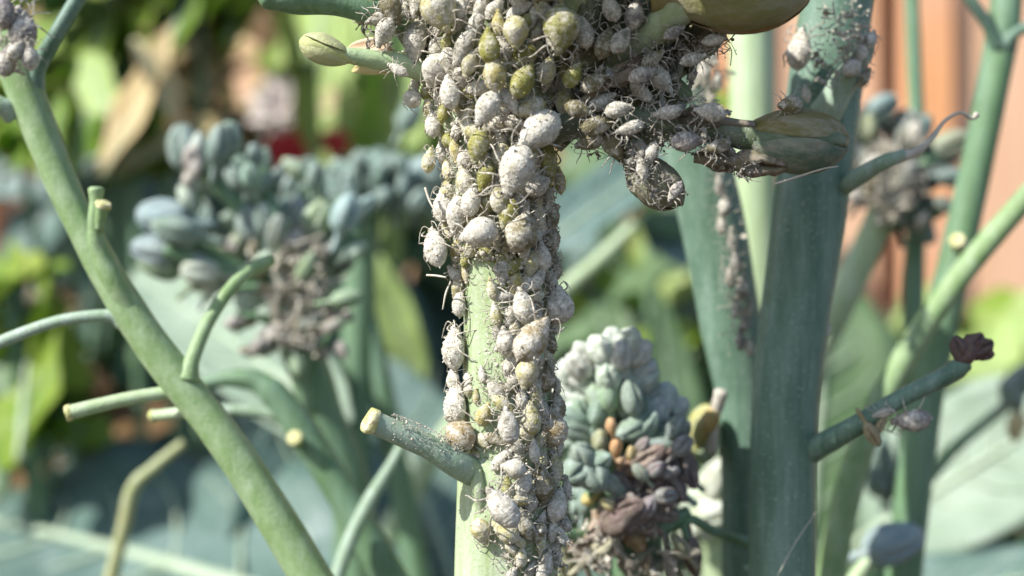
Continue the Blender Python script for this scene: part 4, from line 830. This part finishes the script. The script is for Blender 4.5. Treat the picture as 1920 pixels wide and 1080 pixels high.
# hand-set individuals, each with a phrase that finds it
HAND = [
 (1008, 247, 98, 215, 'W', 'plump', 'biggest white waxy aphid, upper of the bulging pair', .5),
 (966, 322, 98, 250, 'W', 'plump', 'big white waxy aphid, lower of the bulging pair', .5),
 (897, 437, 70, 195, 'W', 'round', 'round chalk white aphid just over the bare green patch', .6),
 (808, 462, 78, 120, 'W', 'plump', 'white aphid with a brown underside jutting farthest out sideways', .3),
 (823, 385, 64, 100, 'W', 'plump', 'white aphid bulging at the rim above the jutting one', .2),
 (849, 405, 72, 250, 'W', 'plump', 'white ribbed aphid between the rim and the chalk white one', .4),
 (770, 82, 80, 260, 'G', 'plump', 'grey-white aphid hanging upright at the top under the pod', .4),
 (868, 92, 70, 240, 'G', 'slim', 'grey ribbed slim aphid in the dark hollow beside the pale peduncle', .3),
 (817, 135, 66, 230, 'W', 'round', 'white rounded aphid above the one with a bright face', .4),
 (843, 172, 62, 100, 'W', 'plump', 'white aphid with a bright smooth face', .5),
 (768, 184, 46, 160, 'W', 'round', 'small white aphid at the outermost corner of the colony', .2),
 (917, 85, 62, 95, 'O', 'plump', 'olive aphid against the pale peduncle', .4),
 (967, 62, 58, 270, 'P', 'round', 'whitish round aphid high in the middle of the colony', .5),
 (927, 135, 66, 95, 'Y', 'plump', 'yellow-speckled pale aphid below the olive one', .4),
 (981, 150, 68, 60, 'O', 'plump', 'green-olive aphid with white dots beside the yellow-speckled one', .5),
 (912, 205, 68, 240, 'W', 'plump', 'bright white aphid with one bare olive flank', .5),
 (992, 203, 62, 200, 'P', 'plump', 'pale aphid tucked above the biggest white one', .35),
 (1062, 182, 64, 75, 'P', 'plump', 'pale long-legged aphid on the shaded side of the colony', .5),
 (896, 277, 62, 255, 'O', 'plump', 'half olive, half white aphid left of the bulging pair', .4),
 (853, 285, 44, 280, 'Y', 'slim', 'small bright ochre aphid near the rim', .3),
 (833, 318, 46, 120, 'Y', 'slim', 'small yellowish aphid poking out of the rim', .2),
 (871, 338, 56, 110, 'P', 'plump', 'pale aphid with a brown face near the rim', .4),
 (910, 333, 54, 250, 'O', 'plump', 'olive and white aphid touching the big lower white one', .35),
 (1034, 312, 82, 275, 'O', 'slim', 'smooth dark olive aphid on the shaded rim', .2),
 (1008, 347, 54, 20, 'G', 'round', 'grey round aphid under the big lower white one', .4),
 (1050, 58, 86, 260, 'O', 'round', 'large dark olive aphid in the shade at the top', .8),
 (1088, 98, 72, 240, 'K', 'plump', 'dark dusty aphid beside the large dark olive one', .8),
 (934, 42, 46, 90, 'Y', 'slim', 'small yellow aphid above the olive one by the pale peduncle', .4),
 (827, 22, 84, 300, 'P', 'round', 'large round beige aphid at the top border', .5),
 (676, 14, 76, 200, 'P', 'round', 'plump yellowish aphid sitting on the end of the pod', .0),
 (831, 208, 46, 80, 'O', 'slim', 'dark olive aphid beneath the bright-faced one', .2),
 (927, 240, 46, 10, 'K', 'slim', 'dark aphid in the cleft above the half olive one', .1),
 (872, 484, 36, 75, 'O', 'slim', 'tiny vivid yellow-green aphid on the bare green patch', .2),
 (846, 512, 46, 150, 'G', 'slim', 'small brownish aphid under the jutting one', .2),
 (952, 403, 58, 250, 'O', 'plump', 'olive-grey aphid right of the chalk white one', .3),
 (978, 434, 76, 70, 'K', 'round', 'wrinkled grey aphid in the middle of the shaded side', .4),
 (1037, 412, 58, 265, 'K', 'plump', 'olive-brown aphid on the shaded rim under the smooth one', .1),
 (1038, 455, 60, 275, 'K', 'plump', 'olive-brown aphid lowest of three down the shaded rim', .1),
 (1010, 520, 52, 55, 'G', 'slim', 'slender grey aphid lying aslant', .3),
 (1047, 500, 50, 85, 'K', 'slim', 'narrow dark aphid upright on the shaded rim', .1),
 (922, 540, 42, 100, 'P', 'slim', 'pale thin aphid at the lower end of the bare green patch', .2),
 (857, 568, 52, 95, 'W', 'plump', 'white aphid alone on the sunny rim below the crowd', .1),
 (981, 572, 66, 105, 'W', 'plump', 'white mottled aphid above the golden swollen one', .6),
 (1053, 570, 72, 90, 'G', 'round', 'grey swollen aphid with a brown spot on the shaded rim', .2),
 (929, 588, 44, 100, 'P', 'slim', 'pale olive slim aphid beside the bare sunny stem', .2),
 (844, 650, 84, 105, 'W', 'plump', 'large white aphid bulging from the sunny rim halfway down', .1),
 (948, 640, 56, 100, 'G', 'plump', 'grey wedge-shaped aphid beside the golden swollen one', .2),
 (1000, 634, 92, 50, 'B', 'plump', 'golden swollen aphid, the largest halfway down', .8),
 (987, 703, 54, 260, 'P', 'round', 'grey-white rounded aphid under the golden swollen one', .6),
 (1036, 640, 54, 95, 'K', 'slim', 'dark aphid wedged behind the golden swollen one', .1),
 (1030, 705, 56, 85, 'K', 'plump', 'dark brown aphid on the shaded rim below the golden one', .2),
 (846, 708, 48, 100, 'W', 'plump', 'fluffy white aphid between the two largest on the sunny rim', .1),
 (847, 755, 84, 95, 'W', 'plump', 'large fluffy white aphid above the cut stub', .1),
 (854, 815, 74, 160, 'B', 'round', 'golden-bellied white aphid sitting on the cut stub', .5),
 (908, 776, 48, 60, 'Y', 'plump', 'pale yellow aphid with spread legs on bare stem', .1),
 (953, 797, 66, 100, 'G', 'seg', 'grey-brown ringed aphid above the small round one', .5),
 (996, 783, 60, 95, 'P', 'plump', 'pale grey aphid beside the ringed one', .55),
 (1040, 800, 74, 90, 'B', 'round', 'brown swollen aphid on the shaded rim', .1),
 (1002, 845, 44, 95, 'W', 'slim', 'small white aphid under the pale grey one', .55),
 (962, 878, 46, 170, 'W', 'round', 'small round pearl grey aphid in the middle of the stem', .6),
 (1042, 860, 42, 80, 'P', 'slim', 'small grey aphid on the shaded rim under the brown one', .2),
 (940, 950, 84, 128, 'G', 'seg', 'ringed beige aphid with spread legs on the lower stem', .5),
 (903, 997, 48, 290, 'P', 'round', 'small round beige aphid, lowest on the sunny side', .15),
 (1050, 945, 66, 60, 'W', 'plump', 'white tufted aphid beside the yellow bud', .3),
 (1036, 992, 48, 80, 'W', 'slim', 'small white tufted aphid under the bigger tufted one', .2),
 (1022, 1062, 64, 70, 'G', 'slim', 'grey threadlike aphid lowest on the shaded side', .2),
 (1048, 760, 60, 95, 'K', 'plump', 'dark grey leggy aphid on the rim above the brown swollen one', .1),
 (1018, 905, 66, 100, 'K', 'plump', 'dark dusty aphid above the tufted ones', .1),
 (952, 915, 46, 95, 'O', 'slim', 'dark olive aphid directly under the pearl grey one', .05),

 (806, 232, 52, 110, 'W', 'plump', 'white aphid on the sunny rim below the outermost corner one', .35),
 (800, 300, 48, 80, 'P', 'plump', 'pale aphid on the sunny rim just above the yellowish one', .35),
 (880, 120, 54, 250, 'P', 'plump', 'pale aphid between the dark hollow and the yellow-speckled one', .35),
 (884, 375, 60, 75, 'W', 'plump', 'white dusty aphid above the chalk white one', .4),
 (935, 372, 54, 100, 'P', 'plump', 'pale dusty aphid under the big lower white one', .35),
 (955, 190, 50, 300, 'W', 'plump', 'white aphid between the bright one and the pale tucked one', .4),
 (1026, 130, 56, 70, 'P', 'plump', 'pale aphid where the sun stops near the green-olive one', .4),
 (1016, 480, 56, 100, 'G', 'plump', 'grey-white aphid above the slender slanting one', .4),
]
PLACED = []
for px, py, Lp, an, tn, stl, lb, lift in HAND:
    o = aph(px, py, Lp * 1.06, an, tn, stl, lb, lift + (0.12 if lift else 0)); PLACED.append((px, py, Lp, lb))
# the smaller ones squeezed between them, described by their neighbour
used_labels = {h[6] for h in HAND}
SHORT = {'W': 'small white', 'P': 'small pale', 'O': 'small olive', 'Y': 'small yellowish', 'G': 'small grey', 'K': 'small dark'}
def nb_label(px, py, tone, what='aphid'):
    near = sorted(PLACED[:len(HAND)], key=lambda q: (q[0] - px) ** 2 + (q[1] - py) ** 2)[:16]
    for q in near:
        dx, dy = px - q[0], py - q[1]
        way = ('right of' if dx > 0 else 'left of') if abs(dx) > abs(dy) else ('below' if dy > 0 else 'above')
        s = f"{SHORT[tone]} {what} {way} the {q[3].split(',')[0]}"
        w = s.split()[:16]; s = ' '.join(w)
        if s not in used_labels: used_labels.add(s); return s
    s = f"{SHORT[tone]} {what} half buried in the crowd on the stalk"; return s
def fill(n, region, sizes, tones, tries=4000, over=0.50, styles=('slim', 'plump', 'slim', 'seg')):
    k = t = 0
    while k < n and t < tries:
        t += 1; px, py = rng.uniform(*region[0]), rng.uniform(*region[1]); Lp = rng.uniform(*sizes)
        xc, r = tab(py)
        if len(region) > 2 and not region[2](px, py, xc, r): continue
        if any((px - q[0]) ** 2 + (py - q[1]) ** 2 < (over * (Lp + q[2]) / 2) ** 2 for q in PLACED): continue
        tn = rng.choice(tones); aph(px, py, Lp, rng.gauss(90, 50) + (180 if rng.random() < .4 else 0), tn, rng.choice(styles), nb_label(px, py, tn), rng.uniform(0, .2), rng.random() < .6)
        PLACED.append((px, py, Lp, '')); k += 1
def lim(px, py, xc, r):
    e = 1.12 + (0.0 if 160 < py < 300 else 0.1); return abs(px - xc) < r * e and not (px < 935 and 470 < py < 560 and px > 870)
fill(112, ((700, 1120), (-25, 545), lim), (42, 64), 'PWWPOGPYW', over=0.46)
fill(48, ((925, 1068), (470, 1000), lambda px, py, xc, r: px - xc < r * 1.2 and px > 925 + 25 * math.sin(py * .03)), (40, 60), 'GKGPPG')
fill(10, ((900, 1060), (890, 1075), lambda px, py, xc, r: px > 960 + (1075 - py) * 0.0), (32, 48), 'GPG')
fill(7, ((835, 935), (700, 860)), (28, 40), 'PYW')
# in the shade of the top mass
def free(px, py, d, Lp, an, tn, stl, lb, nv, legs=True, group=AGROUP):
    a = R(an); aphid(P(px, py, d), Vector(nv), Vector((math.cos(a), 0.1, math.sin(a))), Lp * U(d), tn, stl, lb, legs, group)
TOPS = [(1130, 190, 9.6, 60, 30, 'G', 'slim', 'dusty aphid in the shadowed mass beside the pinkish withered bud'), (1120, 235, 9.5, 62, 10, 'K', 'plump', 'dark aphid where the twig of the big green bud begins'), (1205, 175, 9.6, 56, 320, 'G', 'slim', 'grey aphid hanging from the shadowed mass above the twig'),
 (1240, 150, 9.62, 60, 310, 'G', 'plump', 'dusty grey aphid at the tip of the shadowed mass'), (1180, 240, 9.45, 54, 200, 'G', 'slim', 'grey aphid clinging under the twig of the big green bud'), (1250, 212, 9.45, 56, 185, 'G', 'slim', 'grey aphid lying along the top of the twig'),
 (1330, 210, 9.4, 58, 175, 'G', 'plump', 'flat grey aphid on the twig close to the big green bud'), (1290, 265, 9.42, 60, 5, 'V', 'plump', 'purplish grey aphid under the twig of the big green bud'), (1345, 275, 9.42, 54, 200, 'K', 'slim', 'dark aphid under the twig next to the withered bud'),
 (1480, 197, 9.44, 46, 180, 'K', 'round', 'small dark fuzzy aphid sitting on top of the big green bud'), (1150, 275, 9.6, 60, 300, 'K', 'plump', 'dark aphid above the drooping grey bud'), (1105, 265, 9.65, 56, 200, 'K', 'plump', 'dark aphid in the ragged edge of the shadowed mass'),
 (1205, 320, 9.45, 46, 280, 'G', 'slim', 'grey aphid where the drooping bud hangs on'), (1265, 360, 9.45, 44, 240, 'V', 'slim', 'purplish aphid on the tip of the drooping bud'), (1220, 290, 9.5, 50, 250, 'G', 'slim', 'grey aphid over the neck of the drooping bud'),
 (720, 62, 9.75, 58, 240, 'G', 'plump', 'grey aphid under the dark pod'), (735, 18, 9.7, 64, 290, 'K', 'plump', 'brown shaded aphid beside the yellowish one on the pod'), (785, 8, 9.7, 60, 250, 'K', 'plump', 'dark aphid at the top border between two beige ones'), (708, 35, 9.72, 50, 200, 'K', 'slim', 'small brown aphid below the yellowish one on the pod'),
 (745, 130, 9.66, 42, 150, 'G', 'slim', 'small grey aphid where the yellow bud twig leaves the colony'), (1000, 105, 9.5, 50, 80, 'P', 'slim', 'pale aphid between the whitish round one and the green-olive one'), (1010, 30, 9.45, 56, 100, 'G', 'plump', 'grey aphid at the top beside the whitish round one'),
 (960, 8, 9.5, 54, 95, 'G', 'plump', 'dusty aphid at the very top of the stalk'), (1075, 140, 9.5, 52, 60, 'O', 'plump', 'olive aphid in the shade above the long-legged pale one'), (1115, 155, 9.5, 54, 30, 'K', 'plump', 'dark aphid in the shade behind the long-legged pale one'), (1135, 80, 9.45, 60, 70, 'K', 'plump', 'dark aphid on the shaded buds at the top'),
 (1300, 110, 9.5, 50, 20, 'G', 'slim', 'grey aphid hanging below the ochre bud stalk'), (1340, 75, 9.45, 46, 10, 'G', 'slim', 'grey aphid under the large ochre bud'), (1225, 110, 9.5, 54, 40, 'K', 'slim', 'dark aphid below the pale stalk of the ochre bud'),
 (1095, 60, 9.42, 58, 100, 'G', 'plump', 'dusty grey aphid between the large dark olive one and the dark buds'), (1165, 75, 9.42, 56, 60, 'G', 'plump', 'grey aphid in the middle of the dark buds at the top'), (1190, 25, 9.45, 58, 80, 'V', 'plump', 'mauve aphid against the top border beside the ochre bud'), (1145, 15, 9.42, 54, 110, 'G', 'plump', 'grey aphid at the top border over the dark buds'),
 (1205, 140, 9.44, 52, 20, 'V', 'plump', 'mauve aphid just past the pinkish withered bud'), (1160, 205, 9.44, 50, 10, 'G', 'plump', 'grey aphid on the upper side of the twig near its start'), (1265, 60, 9.36, 44, 30, 'V', 'slim', 'mauve aphid on the pale stalk of the ochre bud'), (1085, 205, 9.46, 52, 340, 'K', 'plump', 'dark aphid in the cleft between the colony and the twig')]
for px, py, d, Lp, an, tn, stl, lb in TOPS: free(px, py, min(d, 9.6) - (0.1 if px > 1060 else 0.0), Lp * 1.08, an, tn, stl, lb, (rng.uniform(-.3, .3), -0.9, rng.uniform(-.3, .3)))
# on the other stalks
free(1500, 92, 11.0, 82, 80, 'W', 'plump', 'white long-legged aphid upright on the thickest teal stalk', (-0.75, -0.65, 0.1))
free(1512, 175, 11.0, 36, 100, 'W', 'slim', 'tiny white aphid below the long-legged one on the teal stalk', (-0.3, -0.9, 0.1))
free(1600, 125, 10.85, 52, 50, 'W', 'plump', 'white aphid lowest on the stub of the teal stalk', (-0.2, -0.8, 0.5))
free(1618, 95, 10.85, 46, 70, 'W', 'slim', 'white aphid in the middle of the stub of the teal stalk', (0.2, -0.9, 0.3))
free(1634, 72, 10.85, 44, 60, 'G', 'slim', 'pinkish grey aphid at the tip of the stub', (0.5, -0.8, 0.2))
free(1622, 145, 10.9, 44, 60, 'K', 'slim', 'dark aphid under the stub of the teal stalk', (0.6, -0.7, -0.3))
free(1707, 787, 10.85, 78, 180, 'V', 'plump', 'mauve grey aphid hanging under the twig with the purple flower', (0.05, -0.75, -0.65))
free(1655, 775, 10.85, 44, 200, 'G', 'slim', 'grey aphid beside the mauve one on the purple flower twig', (0, -0.8, -0.5))
free(1550, 612, 11.4, 40, 90, 'G', 'slim', 'brown-grey aphid on the rim of the thickest teal stalk', (0.95, -0.3, 0))
for k, (px, py, Lp, tn) in enumerate(((1335, 105, 50, 'W'), (1318, 135, 56, 'W'), (1345, 150, 44, 'W'), (1330, 185, 46, 'P'), (1348, 345, 44, 'G'), (1358, 385, 46, 'G'), (1352, 420, 40, 'G'), (1372, 450, 44, 'G'), (1378, 490, 46, 'V'), (1368, 520, 40, 'G'), (1390, 540, 48, 'V'), (1380, 575, 46, 'G'), (1396, 600, 44, 'V'), (1388, 635, 46, 'V'), (1405, 575, 40, 'G'), (1404, 650, 36, 'G'))):
    row = ['first', 'second', 'third', 'fourth', 'fifth', 'sixth', 'seventh', 'eighth', 'ninth', 'tenth', 'eleventh', 'twelfth', 'thirteenth', 'fourteenth', 'fifteenth', 'sixteenth'][k]
    free(px, py, 12.02, Lp, rng.uniform(60, 120), tn, rng.choice(['plump', 'slim']), f'{"blurred white" if tn in "WP" else "blurred grey"} aphid, {row} from the top along the slimmer teal stalk', (0.7, -0.7, 0.05))
for k, (px, py, Lp, an, lb) in enumerate(((42, 52, 92, 105, 'long grey aphid, largest at the top of the slanting stalk'), (14, 112, 66, 80, 'pale grey aphid lowest at the top of the slanting stalk'), (8, 20, 70, 95, 'dark grey aphid at the frame edge above the slanting stalk'), (55, 105, 56, 100, 'dusty beige aphid at the fork of the slanting stalk'), (30, 95, 46, 60, 'small grey aphid between the long one and the pale one'))):
    free(px, py, 10.75 - 0.05 * k, Lp, an, 'V' if k < 3 else 'G', 'plump', lb, (-0.2 + 0.1 * k, -0.95, 0.1))
# blurred aphids on the bud heads: bodies only
LHG = 'blurred aphids around the middle of the loose bud head'
for k in range(34):
    px = 540 + rng.gauss(0, 62); py = rng.uniform(400, 660); a = rng.uniform(0, 360)
    if k < 5: px, py = 362 + rng.gauss(0, 10), 325 + rng.gauss(0, 20)
    free(px, py, 14.75 + rng.uniform(-.1, .4), rng.uniform(34, 50), a, rng.choice('VVGKV'), 'plump', 'blurred mauve-grey aphid clustered on the loose blue-green bud head', (rng.uniform(-.5, .5), -0.8, rng.uniform(-.2, .5)), False, LHG)
for k in range(12):
    free(1670 + rng.gauss(0, 35), 340 + rng.gauss(0, 45), 16.0 + rng.uniform(-.1, .2), rng.uniform(38, 50), rng.uniform(0, 360), rng.choice('GKV'), 'plump', 'blurred grey aphid on the bud head in front of the fence', (rng.uniform(-.5, .5), -0.8, rng.uniform(-.2, .5)), False, 'blurred aphids on the bud head by the fence')

# ------------------------------------------------------------------ wax threads, shed skins and dust
def strands(mb, n, sampler, l0, l1, r0, r1):
    for _ in range(n):
        c, nv = sampler(); L_ = rng.uniform(l0, l1); t = rv(); t = (t - nv * t.dot(nv) * 0.55).normalized(); b = rv() * 0.35
        p0 = c - t * L_ / 2; p3 = c + t * L_ / 2; m1 = c + (b + nv * 0.25) * L_ * 0.5
        tube(mb, [p0, m1, p3], [rng.uniform(r0, r1), rng.uniform(r0, r1), r0 * 0.6], 5, 3, cap=False)
def grains(mb, n, sampler, s0, s1):
    V, F = ico()
    for _ in range(n):
        c, nv = sampler(); s = rng.uniform(s0, s1) * (1 + (rng.random() < .08)); q = Matrix.Rotation(rng.uniform(0, 3), 3, rv())
        k = Vector((rng.uniform(.6, 1.4), rng.uniform(.6, 1.4), rng.uniform(.6, 1.4)))
        mb.add([c + q @ Vector((v.x * k.x, v.y * k.y, v.z * k.z)) * s for v in V], F)
def flakes(mb, n, sampler, s0, s1):          # crumpled shed skins
    for _ in range(n):
        c, nv = sampler(); s = rng.uniform(s0, s1); a = rv(); b = a.cross(rv()).normalized(); o_ = rng.uniform(0, 50); nn = 5
        vs = [c + a * s * 1.6 * (i / nn - .5) + b * s * (j / nn - .5) + a.cross(b) * s * 0.6 * noise.noise(Vector((i * .7, j * .7, o_))) for i in range(nn + 1) for j in range(nn + 1)]
        fs = [(i * 6 + j, i * 6 + 6 + j, i * 6 + 7 + j, i * 6 + 1 + j) for i in range(nn) for j in range(nn) if noise.noise(Vector((i, j, o_ + 9))) > -0.25]
        mb.add(vs, fs)
def crowd_s(lift0, lift1, y0, y1, right=False):
    def f():
        while True:
            py = rng.uniform(y0, y1); xc, r = tab(py); e = 1.12
            px = xc + r * rng.uniform(-0.25 if right else -e, e)
            if not right and 870 < px < 930 and 490 < py < 560: continue
            d, nv = surf(px, py); return P(px, py, d - rng.uniform(lift0, lift1)), nv
    return f
def stem_s(y0, y1):
    def f():
        py = rng.uniform(y0, y1); xc, r = tab(py); px = xc + r * rng.uniform(-0.97, 0.9); d, nv = surf(px, py); return P(px, py, d), nv
    return f
mb = MB()
strands(mb, 45, crowd_s(0.0, 0.10, 60, 540), 0.06, 0.18, 0.0028, 0.006)
strands(mb, 60, crowd_s(0.0, 0.08, 500, 1075, True), 0.06, 0.18, 0.0028, 0.006)
strands(mb, 25, crowd_s(0.0, 0.08, 560, 860), 0.05, 0.16, 0.0025, 0.005)
flakes(mb, 60, crowd_s(0.0, 0.10, 60, 540), 0.03, 0.07); flakes(mb, 50, crowd_s(0.0, 0.08, 500, 1075, True), 0.03, 0.07)
grains(mb, 1100, crowd_s(0.0, 0.14, 60, 540), 0.005, 0.015); grains(mb, 500, crowd_s(0.0, 0.10, 500, 1075, True), 0.005, 0.013)
tag(obj('wax_debris', mb.mesh('wax_debris', M['debris'])), 'white wax threads and shed skins littered between the aphids', 'debris', kind='stuff')
mb = MB(); grains(mb, 1500, stem_s(520, 1080), 0.003, 0.008)
def stub_s():
    t = rng.random(); p = [(865, 868, 9.66, 33), (800, 832, 9.52, 30), (730, 803, 9.42, 27)]; i = 0 if t < .5 else 1; q = t * 2 - i
    c = P(*[p[i][m] + (p[i + 1][m] - p[i][m]) * q for m in range(3)]); r_ = 29 * U(9.5); a = rng.uniform(-0.3, 2.6)
    nv = Vector((0.25 * math.sin(a), -math.cos(a - 0.6) * 0.8, math.sin(a))).normalized(); return c + nv * r_, nv
grains(mb, 420, stub_s, 0.002, 0.006)
tag(obj('wax_dust', mb.mesh('wax_dust', M['debris'])), 'fine white wax dust sprinkled over the bare stem', 'dust', kind='stuff')
# darker grey-brown tangle under the top mass and along the twig
def blob_s(lst):
    def f():
        px, py, d, rx, ry = rng.choice(lst); a = rng.uniform(0, 6.28); q = math.sqrt(rng.random())
        return P(px + rx * q * math.cos(a), py + ry * q * math.sin(a), d - rng.uniform(0, 0.22) * math.sqrt(1 - q * q)), Vector((rng.uniform(-.4, .4), -1, rng.uniform(-.4, .4))).normalized()
    return f
TOPB = [(1100, 90, 9.75, 70, 80), (1180, 100, 9.75, 80, 70), (1130, 190, 9.7, 80, 60), (1200, 180, 9.72, 70, 60), (1260, 130, 9.75, 60, 40), (1270, 185, 9.72, 60, 40), (1130, 260, 9.68, 70, 32), (1200, 270, 9.6, 55, 35), (1300, 265, 9.5, 60, 25), (1360, 290, 9.48, 40, 22), (1310, 215, 9.5, 60, 18), (1200, 300, 9.52, 25, 20), (1330, 90, 9.6, 60, 25), (1400, 318, 9.45, 30, 20),
        (1100, 20, 9.7, 80, 60), (1200, 20, 9.75, 80, 50), (740, 60, 9.95, 60, 60), (790, 40, 9.9, 60, 60), (720, 15, 9.95, 50, 30), (1020, 40, 9.7, 60, 60)]
mb = MB(); bs = blob_s(TOPB)
V_, F_ = ico()
for _ in range(40):
    c, nv = bs(); s = rng.uniform(0.02, 0.045); o_ = rv() * 9
    mb.add([c + v * s * (1 + 0.6 * noise.noise(v * 2 + o_)) for v in V_], F_)
strands(mb, 220, bs, 0.06, 0.22, 0.0025, 0.006); flakes(mb, 200, bs, 0.03, 0.08); grains(mb, 1000, bs, 0.003, 0.010)
bs = blob_s([(1060, 60, 9.5, 40, 50), (1110, 100, 9.5, 50, 50), (1160, 60, 9.5, 60, 50), (1210, 110, 9.5, 50, 40), (1150, 150, 9.48, 60, 40), (1250, 75, 9.42, 40, 25), (1230, 170, 9.6, 50, 30), (1330, 250, 9.45, 60, 22), (1260, 250, 9.46, 60, 24)])
flakes(mb, 30, bs, 0.03, 0.06); grains(mb, 300, bs, 0.003, 0.009); strands(mb, 30, bs, 0.05, 0.15, 0.0025, 0.005)
bs = blob_s([(1215, 330, 9.47, 42, 36), (1240, 360, 9.46, 40, 30), (1195, 300, 9.5, 35, 30)]); strands(mb, 26, bs, 0.06, 0.18, 0.0025, 0.005); flakes(mb, 12, bs, 0.03, 0.07); grains(mb, 160, bs, 0.003, 0.008)
tag(obj('dark_debris', mb.mesh('dark_debris', M['debris_dark'])), 'grey-brown tangle of skins and threads in the shaded top mass', 'debris', kind='stuff')
mb = MB(); bs = blob_s([(1180, 1030, 11.5, 110, 60), (1110, 1020, 11.4, 60, 60), (1050, 1000, 9.9, 25, 70), (1200, 960, 11.5, 80, 50)])
strands(mb, 60, bs, 0.08, 0.3, 0.004, 0.008); flakes(mb, 35, bs, 0.04, 0.10); grains(mb, 150, bs, 0.005, 0.014)
bs2 = blob_s([(1610, 100, 11.0, 26, 50), (1600, 60, 10.95, 40, 60), (1555, 90, 10.86, 30, 80), (1330, 140, 12.1, 40, 70), (1370, 500, 12.1, 30, 170), (30, 70, 10.8, 45, 70)])
strands(mb, 110, bs2, 0.06, 0.22, 0.003, 0.007); flakes(mb, 30, bs2, 0.03, 0.08); grains(mb, 500, bs2, 0.005, 0.012)
bs3 = blob_s([(560, 560, 14.8, 60, 120), (1670, 340, 16.1, 60, 70)])
strands(mb, 160, bs3, 0.1, 0.5, 0.008, 0.016); flakes(mb, 90, bs3, 0.08, 0.2)
tag(obj('skin_litter', mb.mesh('skin_litter', M['debris'])), 'pale shed skins and threads littering the neighbouring stalks and heads', 'debris', kind='stuff')
# lone hairs
hairs = [[(797, 352, 9.7, 2.5), (806, 378, 9.65, 2.2), (820, 402, 9.6, 1.8)], [(800, 516, 9.75, 2.2), (818, 517, 9.7, 2.2), (836, 520, 9.66, 1.6)], [(845, 528, 9.75, 1.5), (836, 550, 9.7, 2), (830, 580, 9.68, 1.2)],
         [(1452, 345, 9.4, 2.5), (1500, 330, 9.38, 2.3), (1545, 316, 9.36, 1.8), (1572, 312, 9.36, 1.2)], [(1530, 960, 11.0, .9), (1490, 1020, 10.95, .9), (1455, 1085, 10.9, .9)]]
for h, lb in zip(hairs, ('pale thread sticking up at the sunny rim of the colony', 'short white thread pointing sideways under the jutting aphid', 'fine thread dangling beside the bare green patch', 'dark hair under the tip of the big green bud', 'spider silk crossing the foot of the thickest teal stalk')):
    p, r = pxpath(h); tag(obj('thread', T(p, r, 6, 5).mesh('thread', M['dry'])), lb, 'thread')
